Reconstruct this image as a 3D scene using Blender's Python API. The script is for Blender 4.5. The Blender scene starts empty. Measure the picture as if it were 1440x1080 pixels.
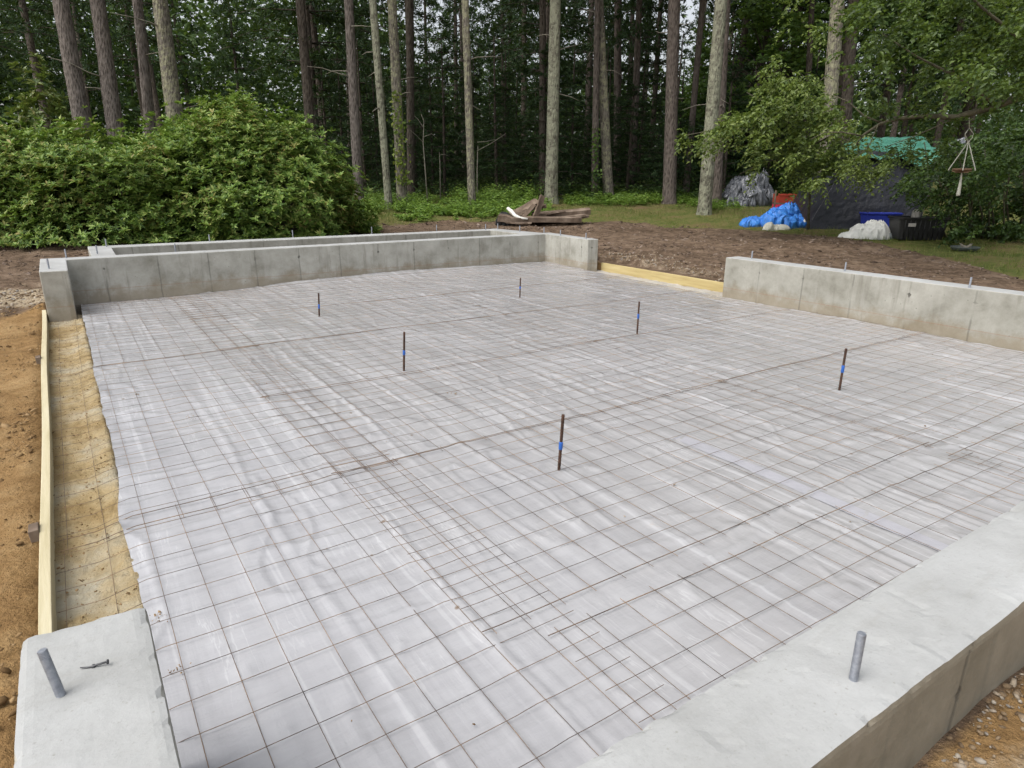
import bpy, bmesh, math, random
import numpy as np
from mathutils import Vector, Matrix

random.seed(7); RNG = np.random.default_rng(11)
SC = bpy.context.scene
COL = SC.collection
R = math.radians

# ------------------------------------------------------------------ camera model (measured from the 15 cm mesh grid)
FPX, PITCH, ROLL, YAW, EYE = 935.0, 0.3058, -0.0054, 0.5859, 1.532
_f = np.array([math.sin(YAW)*math.cos(PITCH), math.cos(YAW)*math.cos(PITCH), -math.sin(PITCH)])
_r = np.array([math.cos(YAW), -math.sin(YAW), 0.0])
_d = np.cross(_f, _r)
_r2 = math.cos(ROLL)*_r + math.sin(ROLL)*_d
_d2 = -math.sin(ROLL)*_r + math.cos(ROLL)*_d
FH = np.array([math.sin(YAW), math.cos(YAW)])     # plan direction straight ahead
RH = np.array([math.cos(YAW), -math.sin(YAW)])    # plan direction to the right
CAM = np.array([0, 0, EYE])

def ray(px, py):
    return _r2*(px-720)/FPX + _d2*(py-540)/FPX + _f
def W(px, py, D):
    d = ray(px, py); t = D/(d[:2] @ FH)
    return CAM + d*t
def atz(px, py, z):
    d = ray(px, py); t = (z-EYE)/d[2]
    return CAM + d*t
def plan(lat, D):
    return RH*lat + FH*D

# ------------------------------------------------------------------ noise
def _hash(ix, iy, seed):
    h = (ix.astype(np.int64)*374761393 + iy.astype(np.int64)*668265263 + seed*1442695041) & 0x7fffffff
    h = ((h ^ (h >> 13))*1274126177) & 0x7fffffff
    h = (h ^ (h >> 16)) & 0xffff
    return h/65535.0
def noise2(x, y, seed=0):
    x = np.asarray(x, float); y = np.asarray(y, float)
    ix = np.floor(x); iy = np.floor(y); fx = x-ix; fy = y-iy
    fx = fx*fx*(3-2*fx); fy = fy*fy*(3-2*fy)
    a = _hash(ix, iy, seed); b = _hash(ix+1, iy, seed); c = _hash(ix, iy+1, seed); d = _hash(ix+1, iy+1, seed)
    return (a*(1-fx)+b*fx)*(1-fy) + (c*(1-fx)+d*fx)*fy
def fbm(x, y, seed=0, n=4):
    s = 0; a = .5; t = 0
    for k in range(n):
        s = s + a*noise2(np.asarray(x)*2**k, np.asarray(y)*2**k, seed+k*17); t += a; a *= .5
    return s/t

# ------------------------------------------------------------------ terrain
_PD = [-30, 9, 12, 16, 18, 20, 26, 40, 130]
_PZ = [0.0, .06, .20, .36, .50, .64, .84, 1.15, 2.2]
def terrain(x, y):
    x = np.asarray(x, float); y = np.asarray(y, float)
    D = x*FH[0] + y*FH[1]
    z = np.interp(D, _PD, _PZ) + (fbm(x*.5, y*.5, 3)-.5)*.10
    # left sand: lumpy, about level with the form board
    left = np.clip((-.2-x)/.3, 0, 1)*np.clip((10.5-y)/1.5, 0, 1)
    z = z*(1-left) + left*(-.005 + (fbm(x*1.6, y*1.6, 5)-.5)*.12)
    front = np.clip((.72-y)/.08, 0, 1)*(x > -.30)
    z = z*(1-front) + front*(.235 + (fbm(x*2, y*2, 8)-.5)*.06)
    return z
def ground_at(px, py):
    lo, hi = 1.0, 120.0
    def g(D):
        p = W(px, py, D); return p[2]-terrain(p[0], p[1])
    Ds = np.linspace(5, 60, 400); prev = Ds[0]
    for D in Ds[1:]:
        if g(D) < 0: lo, hi = prev, D; break
        prev = D
    for _ in range(30):
        m = (lo+hi)/2
        if g(m) < 0: hi = m
        else: lo = m
    p = W(px, py, lo); p[2] = float(terrain(p[0], p[1])); return p, lo

# ------------------------------------------------------------------ object helpers
def tag(o, label=None, cat=None, group=None, kind=None):
    if label: o['label'] = label
    if cat: o['category'] = cat
    if group: o['group'] = group
    if kind: o['kind'] = kind
    return o
def empty(name, loc=(0, 0, 0), rz=0):
    o = bpy.data.objects.new(name, None); COL.objects.link(o)
    o.location = loc; o.rotation_euler = (0, 0, rz); o.empty_display_size = .2
    return o
class MB:
    def __init__(s): s.v = []; s.f = []; s.n = 0
    def add(s, verts, faces):
        verts = np.asarray(verts, float).reshape(-1, 3)
        s.v.append(verts)
        for fa in faces: s.f.append(tuple(int(i)+s.n for i in fa))
        s.n += len(verts)
    def box(s, c, size, rot=None):
        x, y, z = [q/2 for q in size]
        v = np.array([(-x,-y,-z),(x,-y,-z),(x,y,-z),(-x,y,-z),(-x,-y,z),(x,-y,z),(x,y,z),(-x,y,z)])
        if rot is not None: v = v @ np.array(rot.to_3x3()).T
        s.add(v+np.array(c), [(0,3,2,1),(4,5,6,7),(0,1,5,4),(1,2,6,5),(2,3,7,6),(3,0,4,7)])
    def tube(s, pts, rad, n=8, cap=True):
        pts = [np.array(p, float) for p in pts]; m = len(pts)
        rad = [rad]*m if np.isscalar(rad) else list(rad)
        V = []; prev = None
        for i in range(m):
            t = pts[min(i+1, m-1)]-pts[max(i-1, 0)]; t = t/(np.linalg.norm(t)+1e-12)
            if prev is None:
                a = np.array([0, 0, 1.]) if abs(t[2]) < .9 else np.array([1., 0, 0])
                u = np.cross(t, a)
            else:
                u = prev - t*(prev @ t)
            u = u/(np.linalg.norm(u)+1e-12); prev = u; w = np.cross(t, u)
            for k in range(n):
                an = 2*math.pi*k/n
                V.append(pts[i] + rad[i]*(math.cos(an)*u + math.sin(an)*w))
        F = []
        for i in range(m-1):
            for k in range(n):
                F.append((i*n+k, i*n+(k+1) % n, (i+1)*n+(k+1) % n, (i+1)*n+k))
        if cap:
            F.append(tuple(range(n-1, -1, -1))); F.append(tuple((m-1)*n+k for k in range(n)))
        s.add(V, F)
    def lathe(s, c, prof, n=24):
        V = []; F = []; m = len(prof)
        for r, z in prof:
            for k in range(n):
                a = 2*math.pi*k/n; V.append((c[0]+r*math.cos(a), c[1]+r*math.sin(a), c[2]+z))
        for i in range(m-1):
            for k in range(n):
                F.append((i*n+k, i*n+(k+1) % n, (i+1)*n+(k+1) % n, (i+1)*n+k))
        F.append(tuple(range(n-1, -1, -1))); F.append(tuple((m-1)*n+k for k in range(n)))
        s.add(V, F)
    def prism(s, poly, z0, z1):
        n = len(poly)
        V = [(x, y, z0) for x, y in poly]+[(x, y, z1) for x, y in poly]
        F = [tuple(range(n-1, -1, -1)), tuple(range(n, 2*n))]+[(k, (k+1) % n, n+(k+1) % n, n+k) for k in range(n)]
        s.add(V, F)
    def mesh(s, name, mat, smooth=False):
        me = bpy.data.meshes.new(name)
        me.from_pydata(np.concatenate(s.v).tolist() if s.v else [], [], s.f)
        if mat: me.materials.append(mat)
        if smooth: me.polygons.foreach_set('use_smooth', [True]*len(me.polygons))
        me.update(); return me
    def build(s, name, mat, parent=None, smooth=False, bevel=0, origin=None):
        me = s.mesh(name, mat, smooth)
        return link(name, me, parent, bevel, origin)
def link(name, me, parent=None, bevel=0, origin=None):
    o = bpy.data.objects.new(name, me); COL.objects.link(o)
    if origin is not None:
        me.transform(Matrix.Translation(-Vector(origin))); o.location = origin
    if parent: o.parent = parent
    if bevel:
        m = o.modifiers.new('bevel', 'BEVEL'); m.width = bevel; m.segments = 2; m.limit_method = 'ANGLE'; m.angle_limit = R(40)
    return o
def fastmesh(name, V, F, mat, smooth=False):
    """V (n,3), F (m,k) all faces the same size"""
    V = np.asarray(V, np.float32); F = np.asarray(F, np.int32)
    me = bpy.data.meshes.new(name)
    k = F.shape[1]
    me.vertices.add(len(V)); me.vertices.foreach_set('co', V.ravel())
    me.loops.add(F.size); me.loops.foreach_set('vertex_index', F.ravel())
    me.polygons.add(len(F)); me.polygons.foreach_set('loop_start', np.arange(len(F), dtype=np.int32)*k)
    try: me.polygons.foreach_set('loop_total', np.full(len(F), k, np.int32))
    except Exception: pass
    if smooth: me.polygons.foreach_set('use_smooth', np.ones(len(F), bool))
    if mat: me.materials.append(mat)
    me.update(calc_edges=True); me.validate()
    return me
def grid_faces(nx, ny):
    i = np.arange(nx-1)[:, None]*ny + np.arange(ny-1)[None, :]
    return np.stack([i, i+ny, i+ny+1, i+1], -1).reshape(-1, 4)

# ------------------------------------------------------------------ materials
def mat_new(name):
    m = bpy.data.materials.new(name); m.use_nodes = True
    nt = m.node_tree
    return m, nt, nt.nodes['Principled BSDF'], nt.nodes['Material Output']
def nd(nt, typ, ins=None, **kw):
    n = nt.nodes.new(typ)
    for k, v in kw.items(): setattr(n, k, v)
    if ins:
        for k, v in ins.items():
            s = n.inputs[k]
            if hasattr(v, 'is_linked'): nt.links.new(v, s)
            else: s.default_value = v
    return n
def c4(c): return (c[0], c[1], c[2], 1)
def tex(nt, scale, detail=4, rough=.6, vec=None, stretch=None):
    co = nd(nt, 'ShaderNodeTexCoord').outputs['Object'] if vec is None else vec
    if stretch:
        co = nd(nt, 'ShaderNodeVectorMath', {0: co, 1: stretch}, operation='MULTIPLY').outputs[0]
    return nd(nt, 'ShaderNodeTexNoise', {'Vector': co, 'Scale': scale, 'Detail': detail, 'Roughness': rough}).outputs['Fac']
def ramp(nt, fac, stops):
    n = nd(nt, 'ShaderNodeValToRGB', {'Fac': fac}); e = n.color_ramp.elements
    while len(e) > 1: e.remove(e[-1])
    e[0].position = stops[0][0]; e[0].color = c4(stops[0][1])
    for p, c in stops[1:]:
        q = e.new(p); q.color = c4(c)
    return n.outputs['Color']
def mix(nt, fac, a, b, blend='MIX'):
    n = nd(nt, 'ShaderNodeMix', data_type='RGBA', blend_type=blend)
    for i, v in ((0, fac), (6, a), (7, b)):
        if hasattr(v, 'is_linked'): nt.links.new(v, n.inputs[i])
        else: n.inputs[i].default_value = v if i == 0 else c4(v)
    return n.outputs[2]
def math_(nt, op, a, b=0.0, clamp=False):
    return nd(nt, 'ShaderNodeMath', {0: a, 1: b}, operation=op, use_clamp=clamp).outputs[0]
def sm(nt, v, a, b):
    return nd(nt, 'ShaderNodeMapRange', {0: v, 1: a, 2: b, 3: 0.0, 4: 1.0}, interpolation_type='SMOOTHSTEP').outputs[0]
def bump(nt, b, h, strength, dist):
    n = nd(nt, 'ShaderNodeBump', {'Strength': strength, 'Distance': dist, 'Height': h})
    nt.links.new(n.outputs[0], b.inputs['Normal'])
def simple(name, stops, scale=20, rough=.7, bumpd=0, bscale=None, spec=.3, metal=0, stretch=None):
    m, nt, b, _ = mat_new(name)
    nt.links.new(ramp(nt, tex(nt, scale, 5, .65, stretch=stretch), stops), b.inputs['Base Color'])
    b.inputs['Roughness'].default_value = rough; b.inputs['Specular IOR Level'].default_value = spec; b.inputs['Metallic'].default_value = metal
    if bumpd: bump(nt, b, tex(nt, bscale or scale*2, 6, .7, stretch=stretch), .8, bumpd)
    return m
def leafmat(name, cols, rough=.5, trans=.25, spec=.35):
    m, nt, b, out = mat_new(name)
    g = nd(nt, 'ShaderNodeNewGeometry')
    n = len(cols)
    rnd = g.outputs['Random Per Island']
    big = tex(nt, .9, 3)
    f = math_(nt, 'ADD', math_(nt, 'MULTIPLY', rnd, .65), math_(nt, 'MULTIPLY', math_(nt, 'SUBTRACT', big, .28), .75), True)
    col = ramp(nt, f, [(.08+.84*i/(n-1), c) for i, c in enumerate(cols)])
    nt.links.new(col, b.inputs['Base Color'])
    b.inputs['Roughness'].default_value = rough; b.inputs['Specular IOR Level'].default_value = spec
    t = nd(nt, 'ShaderNodeBsdfTranslucent', {'Color': mix(nt, .5, col, (.20, .30, .03))})
    mx = nd(nt, 'ShaderNodeMixShader', {0: trans, 1: b.outputs[0], 2: t.outputs[0]})
    nt.links.new(mx.outputs[0], out.inputs['Surface'])
    return m

def concrete_mat(name, tone=(1, 1, 1)):
    m, nt, b, _ = mat_new(name)
    tc = nd(nt, 'ShaderNodeTexCoord'); g = nd(nt, 'ShaderNodeNewGeometry')
    ob = tc.outputs['Object']
    sx = nd(nt, 'ShaderNodeSeparateXYZ', {0: ob}); nx = nd(nt, 'ShaderNodeSeparateXYZ', {0: g.outputs['True Normal']})
    top = sm(nt, nx.outputs['Z'], .5, .8)
    side = math_(nt, 'SUBTRACT', 1.0, top)
    big = tex(nt, 1.7, 5, .6, ob); fine = tex(nt, 16, 6, .7, ob); mott = tex(nt, 4.5, 5, .7, ob)
    topc = ramp(nt, math_(nt, 'ADD', math_(nt, 'MULTIPLY', big, .6), math_(nt, 'MULTIPLY', mott, .4)), [(.32, (.262, .266, .258)), (.46, (.325, .330, .324)), (.56, (.360, .366, .362)), (.68, (.43, .436, .436))])
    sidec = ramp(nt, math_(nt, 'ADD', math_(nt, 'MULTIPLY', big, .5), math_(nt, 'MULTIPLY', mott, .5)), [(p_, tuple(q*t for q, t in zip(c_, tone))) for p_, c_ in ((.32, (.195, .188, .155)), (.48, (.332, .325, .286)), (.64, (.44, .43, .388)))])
    # vertical streaks
    stv = nd(nt, 'ShaderNodeVectorMath', {0: ob, 1: (9, 9, .9)}, operation='MULTIPLY').outputs[0]
    streak = sm(nt, tex(nt, 1.0, 4, .6, stv), .56, .74)
    sidec = mix(nt, math_(nt, 'MULTIPLY', streak, .55), sidec, (.16, .15, .12))
    light = sm(nt, tex(nt, 1.4, 3, .5, stv), .58, .72)
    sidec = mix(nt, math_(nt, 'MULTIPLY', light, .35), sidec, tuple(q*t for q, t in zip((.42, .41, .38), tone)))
    # mud splash of the base
    base = math_(nt, 'ADD', sx.outputs['Z'], math_(nt, 'MULTIPLY', math_(nt, 'SUBTRACT', mott, .5), .5))
    mud = math_(nt, 'MULTIPLY', math_(nt, 'SUBTRACT', 1.0, sm(nt, base, .02, .20)), .5)
    sidec = mix(nt, mud, sidec, (.24, .185, .115))
    # chalk line 9 cm above the slab
    ln = math_(nt, 'SUBTRACT', 1.0, sm(nt, math_(nt, 'ABSOLUTE', math_(nt, 'SUBTRACT', sx.outputs['Z'], .105)), .002, .006))
    sidec = mix(nt, math_(nt, 'MULTIPLY', ln, .35), sidec, (.28, .14, .08))
    # form panel joints
    along = math_(nt, 'ADD', math_(nt, 'MULTIPLY', sx.outputs['X'], math_(nt, 'ABSOLUTE', nx.outputs['Y'])), math_(nt, 'MULTIPLY', sx.outputs['Y'], math_(nt, 'ABSOLUTE', nx.outputs['X'])))
    wob = math_(nt, 'MULTIPLY', math_(nt, 'SUBTRACT', tex(nt, 6, 2, .5, ob), .5), .02)
    fr = math_(nt, 'FRACT', math_(nt, 'DIVIDE', math_(nt, 'ADD', math_(nt, 'ADD', along, wob), 20.23), .615))
    dist = math_(nt, 'ABSOLUTE', math_(nt, 'SUBTRACT', fr, .5))
    joint = math_(nt, 'SUBTRACT', 1.0, sm(nt, dist, .006, .020))
    jm = math_(nt, 'MULTIPLY', joint, sm(nt, tex(nt, 2.2, 3, .5, ob), .36, .56))
    sidec = mix(nt, math_(nt, 'MULTIPLY', jm, .42), sidec, (.09, .085, .07))
    # tie marks near each joint
    zz = math_(nt, 'ABSOLUTE', math_(nt, 'SUBTRACT', sx.outputs['Z'], .36))
    tie = math_(nt, 'SUBTRACT', 1.0, sm(nt, math_(nt, 'ADD', math_(nt, 'MULTIPLY', dist, .7), math_(nt, 'ADD', zz, math_(nt, 'MULTIPLY', math_(nt, 'SUBTRACT', fine, .5), .10))), .006, .028))
    sidec = mix(nt, math_(nt, 'MULTIPLY', math_(nt, 'MULTIPLY', tie, sm(nt, big, .42, .54)), .8), sidec, (.07, .065, .055))
    # air holes
    vor = nd(nt, 'ShaderNodeTexVoronoi', {'Vector': ob, 'Scale': 17.0}).outputs['Distance']
    hole = math_(nt, 'MULTIPLY', math_(nt, 'SUBTRACT', 1.0, sm(nt, vor, .05, .12)), sm(nt, mott, .5, .6))
    sidec = mix(nt, math_(nt, 'MULTIPLY', hole, .7), sidec, (.08, .075, .06))
    vt = nd(nt, 'ShaderNodeTexVoronoi', {'Vector': ob, 'Scale': 42.0}).outputs['Distance']
    pit = math_(nt, 'MULTIPLY', math_(nt, 'SUBTRACT', 1.0, sm(nt, vt, .06, .16)), sm(nt, mott, .46, .56))
    topc = mix(nt, math_(nt, 'MULTIPLY', pit, .6), topc, (.25, .245, .22))
    # trowel ridge lines on the top
    rv = nd(nt, 'ShaderNodeVectorMath', {0: ob, 1: (1.0, 2.2, 1.0)}, operation='MULTIPLY').outputs[0]
    rn = tex(nt, 2.1, 3, .5, rv)
    ridge = math_(nt, 'SUBTRACT', 1.0, sm(nt, math_(nt, 'ABSOLUTE', math_(nt, 'SUBTRACT', rn, .55)), .0, .006))
    topc = mix(nt, math_(nt, 'MULTIPLY', math_(nt, 'MULTIPLY', ridge, sm(nt, mott, .54, .64)), .14), topc, (.28, .275, .25))
    spk = nd(nt, 'ShaderNodeTexNoise', {'Vector': ob, 'Scale': 95.0, 'Detail': 4.0, 'Roughness': .8}).outputs['Fac']
    topc = mix(nt, math_(nt, 'MULTIPLY', sm(nt, spk, .56, .72), .35), topc, (.20, .195, .17))
    topc = mix(nt, math_(nt, 'MULTIPLY', sm(nt, spk, .42, .26), .15), topc, (.48, .48, .475))
    swp = tex(nt, 3.0, 6, .75, nd(nt, 'ShaderNodeVectorMath', {0: ob, 1: (1.0, 4.5, 1.0)}, operation='MULTIPLY').outputs[0])
    topc = mix(nt, math_(nt, 'MULTIPLY', sm(nt, swp, .52, .70), .38), topc, (.27, .268, .25))
    col = mix(nt, top, sidec, topc)
    nt.links.new(col, b.inputs['Base Color'])
    b.inputs['Roughness'].default_value = .85; b.inputs['Specular IOR Level'].default_value = .2
    h = math_(nt, 'ADD', math_(nt, 'MULTIPLY', fine, .3), math_(nt, 'MULTIPLY', mott, .6))
    h = math_(nt, 'SUBTRACT', h, math_(nt, 'MULTIPLY', math_(nt, 'MULTIPLY', math_(nt, 'ADD', math_(nt, 'MULTIPLY', jm, .4), tie), side), .6))
    h = math_(nt, 'SUBTRACT', h, math_(nt, 'MULTIPLY', math_(nt, 'MULTIPLY', swp, top), .22))
    bump(nt, b, h, .7, .012)
    return m

def ground_mat():
    m, nt, b, _ = mat_new('ground_soil')
    at = nd(nt, 'ShaderNodeAttribute', attribute_name='zones')
    sp = nd(nt, 'ShaderNodeSeparateColor', {0: at.outputs['Color']})
    ob = nd(nt, 'ShaderNodeTexCoord').outputs['Object']
    n1 = tex(nt, 1.1, 5, .65, ob); n2 = tex(nt, 7, 6, .7, ob); n3 = tex(nt, 42, 5, .7, ob)
    soil = ramp(nt, math_(nt, 'ADD', math_(nt, 'MULTIPLY', n1, .35), math_(nt, 'MULTIPLY', n2, .65)),
                [(.34, (.050, .033, .021)), (.45, (.108, .074, .049)), (.55, (.175, .124, .086)), (.70, (.27, .205, .15))])
    soil = mix(nt, math_(nt, 'MULTIPLY', sm(nt, n3, .55, .75), .4), soil, (.30, .24, .19))
    soil = mix(nt, math_(nt, 'MULTIPLY', sm(nt, n3, .42, .28), .5), soil, (.03, .022, .016))
    sand = ramp(nt, math_(nt, 'ADD', math_(nt, 'MULTIPLY', n1, .5), math_(nt, 'MULTIPLY', n2, .5)),
                [(.32, (.16, .090, .036)), (.48, (.28, .172, .074)), (.66, (.39, .265, .13))])
    sand = mix(nt, math_(nt, 'MULTIPLY', sm(nt, n3, .45, .30), .5), sand, (.12, .07, .03))
    grav = ramp(nt, n3, [(.35, (.16, .115, .07)), (.5, (.36, .29, .20)), (.65, (.54, .47, .36))])
    gras = ramp(nt, math_(nt, 'ADD', math_(nt, 'MULTIPLY', n1, .55), math_(nt, 'MULTIPLY', n2, .45)),
                [(.35, (.055, .076, .020)), (.46, (.105, .122, .034)), (.55, (.15, .132, .052)), (.65, (.15, .10, .06))])
    br = math_(nt, 'MULTIPLY', math_(nt, 'SUBTRACT', math_(nt, 'ADD', math_(nt, 'MULTIPLY', n1, .5), math_(nt, 'MULTIPLY', n2, .5)), .5), 1.6)
    def msk(ch): return sm(nt, math_(nt, 'ADD', ch, br), .35, .65)
    col = mix(nt, msk(sp.outputs[1]), soil, sand)
    col = mix(nt, msk(sp.outputs[2]), col, grav)
    col = mix(nt, msk(sp.outputs[0]), col, gras)
    nt.links.new(col, b.inputs['Base Color'])
    b.inputs['Roughness'].default_value = .95; b.inputs['Specular IOR Level'].default_value = .1
    bump(nt, b, math_(nt, 'ADD', math_(nt, 'MULTIPLY', n2, .7), math_(nt, 'MULTIPLY', n3, .35)), 1.0, .08)
    return m

def plastic_mat():
    m, nt, b, _ = mat_new('plastic_sheeting')
    ob = nd(nt, 'ShaderNodeTexCoord').outputs['Object']
    sx = nd(nt, 'ShaderNodeSeparateXYZ', {0: ob})
    n1 = tex(nt, 1.3, 5, .65, ob)
    n2 = tex(nt, 9, 6, .72, ob)
    strv = nd(nt, 'ShaderNodeVectorMath', {0: ob, 1: (5.0, .55, 1)}, operation='MULTIPLY').outputs[0]
    n3 = tex(nt, 1.6, 5, .6, strv)
    crv = nd(nt, 'ShaderNodeVectorMath', {0: ob, 1: (.9, 6.0, 1)}, operation='MULTIPLY').outputs[0]
    n4 = tex(nt, 2.6, 5, .65, crv)
    f2 = math_(nt, 'ADD', math_(nt, 'ADD', math_(nt, 'MULTIPLY', n1, .26), math_(nt, 'MULTIPLY', n2, .16)), math_(nt, 'ADD', math_(nt, 'MULTIPLY', n3, .50), math_(nt, 'MULTIPLY', n4, .08)))
    f = math_(nt, 'ADD', math_(nt, 'ADD', math_(nt, 'MULTIPLY', n1, .34), math_(nt, 'MULTIPLY', n2, .14)), math_(nt, 'ADD', math_(nt, 'MULTIPLY', n3, .30), math_(nt, 'MULTIPLY', n4, .22)))
    clean = ramp(nt, f, [(.34, (.29, .291, .303)), (.47, (.338, .339, .353)), (.60, (.378, .380, .394)), (.70, (.44, .443, .458))])
    dusty = ramp(nt, f2, [(.34, (.262, .258, .258)), (.47, (.315, .313, .315)), (.60, (.365, .363, .367)), (.69, (.45, .45, .455))])
    far = sm(nt, math_(nt, 'ADD', math_(nt, 'ADD', sx.outputs['X'], math_(nt, 'MULTIPLY', sx.outputs['Y'], .25)), math_(nt, 'MULTIPLY', math_(nt, 'SUBTRACT', n1, .5), 2.5)), 1.0, 3.2)
    col = mix(nt, far, clean, dusty)
    # pale crease lines where the film stands off the ground
    cr = math_(nt, 'SUBTRACT', 1.0, sm(nt, math_(nt, 'ABSOLUTE', math_(nt, 'SUBTRACT', n3, .53)), .0, .014))
    col = mix(nt, math_(nt, 'MULTIPLY', math_(nt, 'MULTIPLY', cr, sm(nt, n1, .45, .60)), .24), col, (.62, .62, .64))
    cr2 = math_(nt, 'SUBTRACT', 1.0, sm(nt, math_(nt, 'ABSOLUTE', math_(nt, 'SUBTRACT', n4, .50)), .0, .016))
    col = mix(nt, math_(nt, 'MULTIPLY', math_(nt, 'MULTIPLY', cr2, sm(nt, n2, .54, .66)), .03), col, (.60, .60, .62))
    lsv = nd(nt, 'ShaderNodeVectorMath', {0: ob, 1: (13.0, .32, 1)}, operation='MULTIPLY').outputs[0]
    n5 = tex(nt, 1.0, 3, .55, lsv)
    col = mix(nt, math_(nt, 'MULTIPLY', sm(nt, n5, .585, .66), .36), col, (.50, .503, .52))  # long pale streaks, the film's sheen painted into its milky colour
    col = mix(nt, math_(nt, 'MULTIPLY', sm(nt, n5, .42, .34), .12), col, (.24, .238, .245))
    # sand tracked in
    sand = math_(nt, 'MULTIPLY', sm(nt, n2, .63, .76), sm(nt, tex(nt, .9, 3, .5, ob), .50, .66))
    col = mix(nt, math_(nt, 'MULTIPLY', sand, .55), col, (.40, .30, .19))
    vor = nd(nt, 'ShaderNodeTexVoronoi', {'Vector': ob, 'Scale': 5.0}).outputs['Distance']
    spot = math_(nt, 'MULTIPLY', math_(nt, 'SUBTRACT', 1.0, sm(nt, vor, .03, .07)), sm(nt, n1, .5, .55))
    col = mix(nt, math_(nt, 'MULTIPLY', spot, .8), col, (.16, .11, .07))
    nt.links.new(col, b.inputs['Base Color'])
    b.inputs['Specular IOR Level'].default_value = .5
    nt.links.new(ramp(nt, n2, [(.35, (.08,)*3), (.7, (.26,)*3)]), b.inputs['Roughness'])
    h = math_(nt, 'ADD', math_(nt, 'ADD', math_(nt, 'MULTIPLY', n3, .5), math_(nt, 'MULTIPLY', n5, .4)), math_(nt, 'ADD', math_(nt, 'MULTIPLY', n4, .5), math_(nt, 'MULTIPLY', n2, .25)))
    bump(nt, b, h, .30, .03)
    return m

def bark_mat(name, dark, mid, lichen, amount, sc=1.0):
    m, nt, b, _ = mat_new(name)
    ob = nd(nt, 'ShaderNodeTexCoord').outputs['Object']
    sv = nd(nt, 'ShaderNodeVectorMath', {0: ob, 1: (1, 1, .28)}, operation='MULTIPLY').outputs[0]
    vo = nd(nt, 'ShaderNodeTexVoronoi', {'Vector': sv, 'Scale': 26.0*sc, 'Randomness': 1.0}).outputs['Distance']
    n = tex(nt, 14*sc, 6, .7, sv); big = tex(nt, 1.6, 4, .6, ob); pat = tex(nt, 9*sc, 5, .75, ob)
    col = ramp(nt, math_(nt, 'ADD', math_(nt, 'MULTIPLY', vo, .5), math_(nt, 'MULTIPLY', n, .6)), [(.30, dark), (.55, mid), (.78, tuple(1.35*q for q in mid))])
    lm = math_(nt, 'MULTIPLY', sm(nt, math_(nt, 'ADD', math_(nt, 'MULTIPLY', pat, .75), math_(nt, 'MULTIPLY', big, .4)), .70-amount*.35, .80-amount*.3), .85)
    col = mix(nt, lm, col, lichen)
    nt.links.new(col, b.inputs['Base Color'])
    b.inputs['Roughness'].default_value = .95; b.inputs['Specular IOR Level'].default_value = .1
    bump(nt, b, math_(nt, 'ADD', vo, n), 1.0, .03)
    return m

def tarp_mat(name, cols, rough=.38, spec=.5, sc=5, bd=.03):
    m, nt, b, _ = mat_new(name)
    ob = nd(nt, 'ShaderNodeTexCoord').outputs['Object']
    n = tex(nt, sc, 6, .6, ob); n2 = tex(nt, sc*3.5, 5, .6, ob)
    nt.links.new(ramp(nt, n, [(.3, cols[0]), (.7, cols[1])]), b.inputs['Base Color'])
    b.inputs['Roughness'].default_value = rough; b.inputs['Specular IOR Level'].default_value = spec
    rid = math_(nt, 'ABSOLUTE', math_(nt, 'SUBTRACT', n, .5))
    rid2 = math_(nt, 'ABSOLUTE', math_(nt, 'SUBTRACT', n2, .5))
    bump(nt, b, math_(nt, 'ADD', rid, math_(nt, 'MULTIPLY', rid2, .4)), 1.0, bd)
    return m

M = {}
M['concrete'] = concrete_mat('cast_concrete')
M['concrete_warm'] = concrete_mat('toned_down_concrete', (.86, .855, .84))  # same concrete, sides darkened to offset the stronger light on this facing
M['concrete_brown'] = concrete_mat('brown_shaded_concrete', (.68, .62, .54))  # sides browner with dirt, also darkened to stand for the outer face's shade
M['ground'] = ground_mat()
M['plastic'] = plastic_mat()
M['tape'] = simple('seam_tape_film', [(.3, (.335, .335, .358)), (.7, (.375, .375, .405))], 6, .25, .004, 20, .5)
M['wire'] = simple('rusty_wire', [(.35, (.06, .047, .04)), (.48, (.155, .112, .083)), (.62, (.28, .185, .11))], 4, .8, 0, None, .3)
M['rebar'] = simple('rusty_rebar', [(.35, (.025, .016, .012)), (.65, (.10, .05, .03))], 40, .8, .002, 120, .3)
M['blue_tape'] = simple('blue_tape', [(.3, (.02, .09, .36)), (.7, (.035, .13, .46))], 20, .5)
M['steel'] = simple('galvanised_steel', [(.3, (.20, .215, .245)), (.7, (.36, .38, .42))], 60, .45, .0006, 400, .5, .55)
M['nail'] = simple('dull_nail', [(.3, (.05, .05, .055)), (.7, (.12, .12, .125))], 60, .5, 0, None, .5, .5)
M['lumber'] = simple('fresh_pine_lumber', [(.3, (.38, .33, .20)), (.55, (.47, .42, .28)), (.75, (.52, .48, .35))], 2.2, .75, .002, 9, .2, 0, (9, .7, 9))
M['lumber_yellow'] = simple('yellow_form_lumber', [(.3, (.37, .285, .125)), (.55, (.47, .38, .185)), (.75, (.52, .44, .25))], 2.2, .75, .002, 9, .2, 0, (9, .7, 9))
M['old_wood'] = simple('weathered_wood', [(.3, (.055, .042, .033)), (.5, (.145, .108, .08)), (.72, (.27, .215, .168))], 3.0, .9, .006, 12, .15)
M['sand'] = simple('footing_sand', [(.34, (.28, .20, .095)), (.46, (.37, .285, .155)), (.56, (.40, .335, .22)), (.66, (.40, .365, .28))], 2.4, .95, .03, 46, .1)
M['sand_pale'] = simple('pale_dusty_sand', [(.34, (.33, .29, .23)), (.5, (.40, .37, .32)), (.66, (.44, .42, .385))], 3.0, .95, .03, 46, .1)
M['stone'] = None
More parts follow.
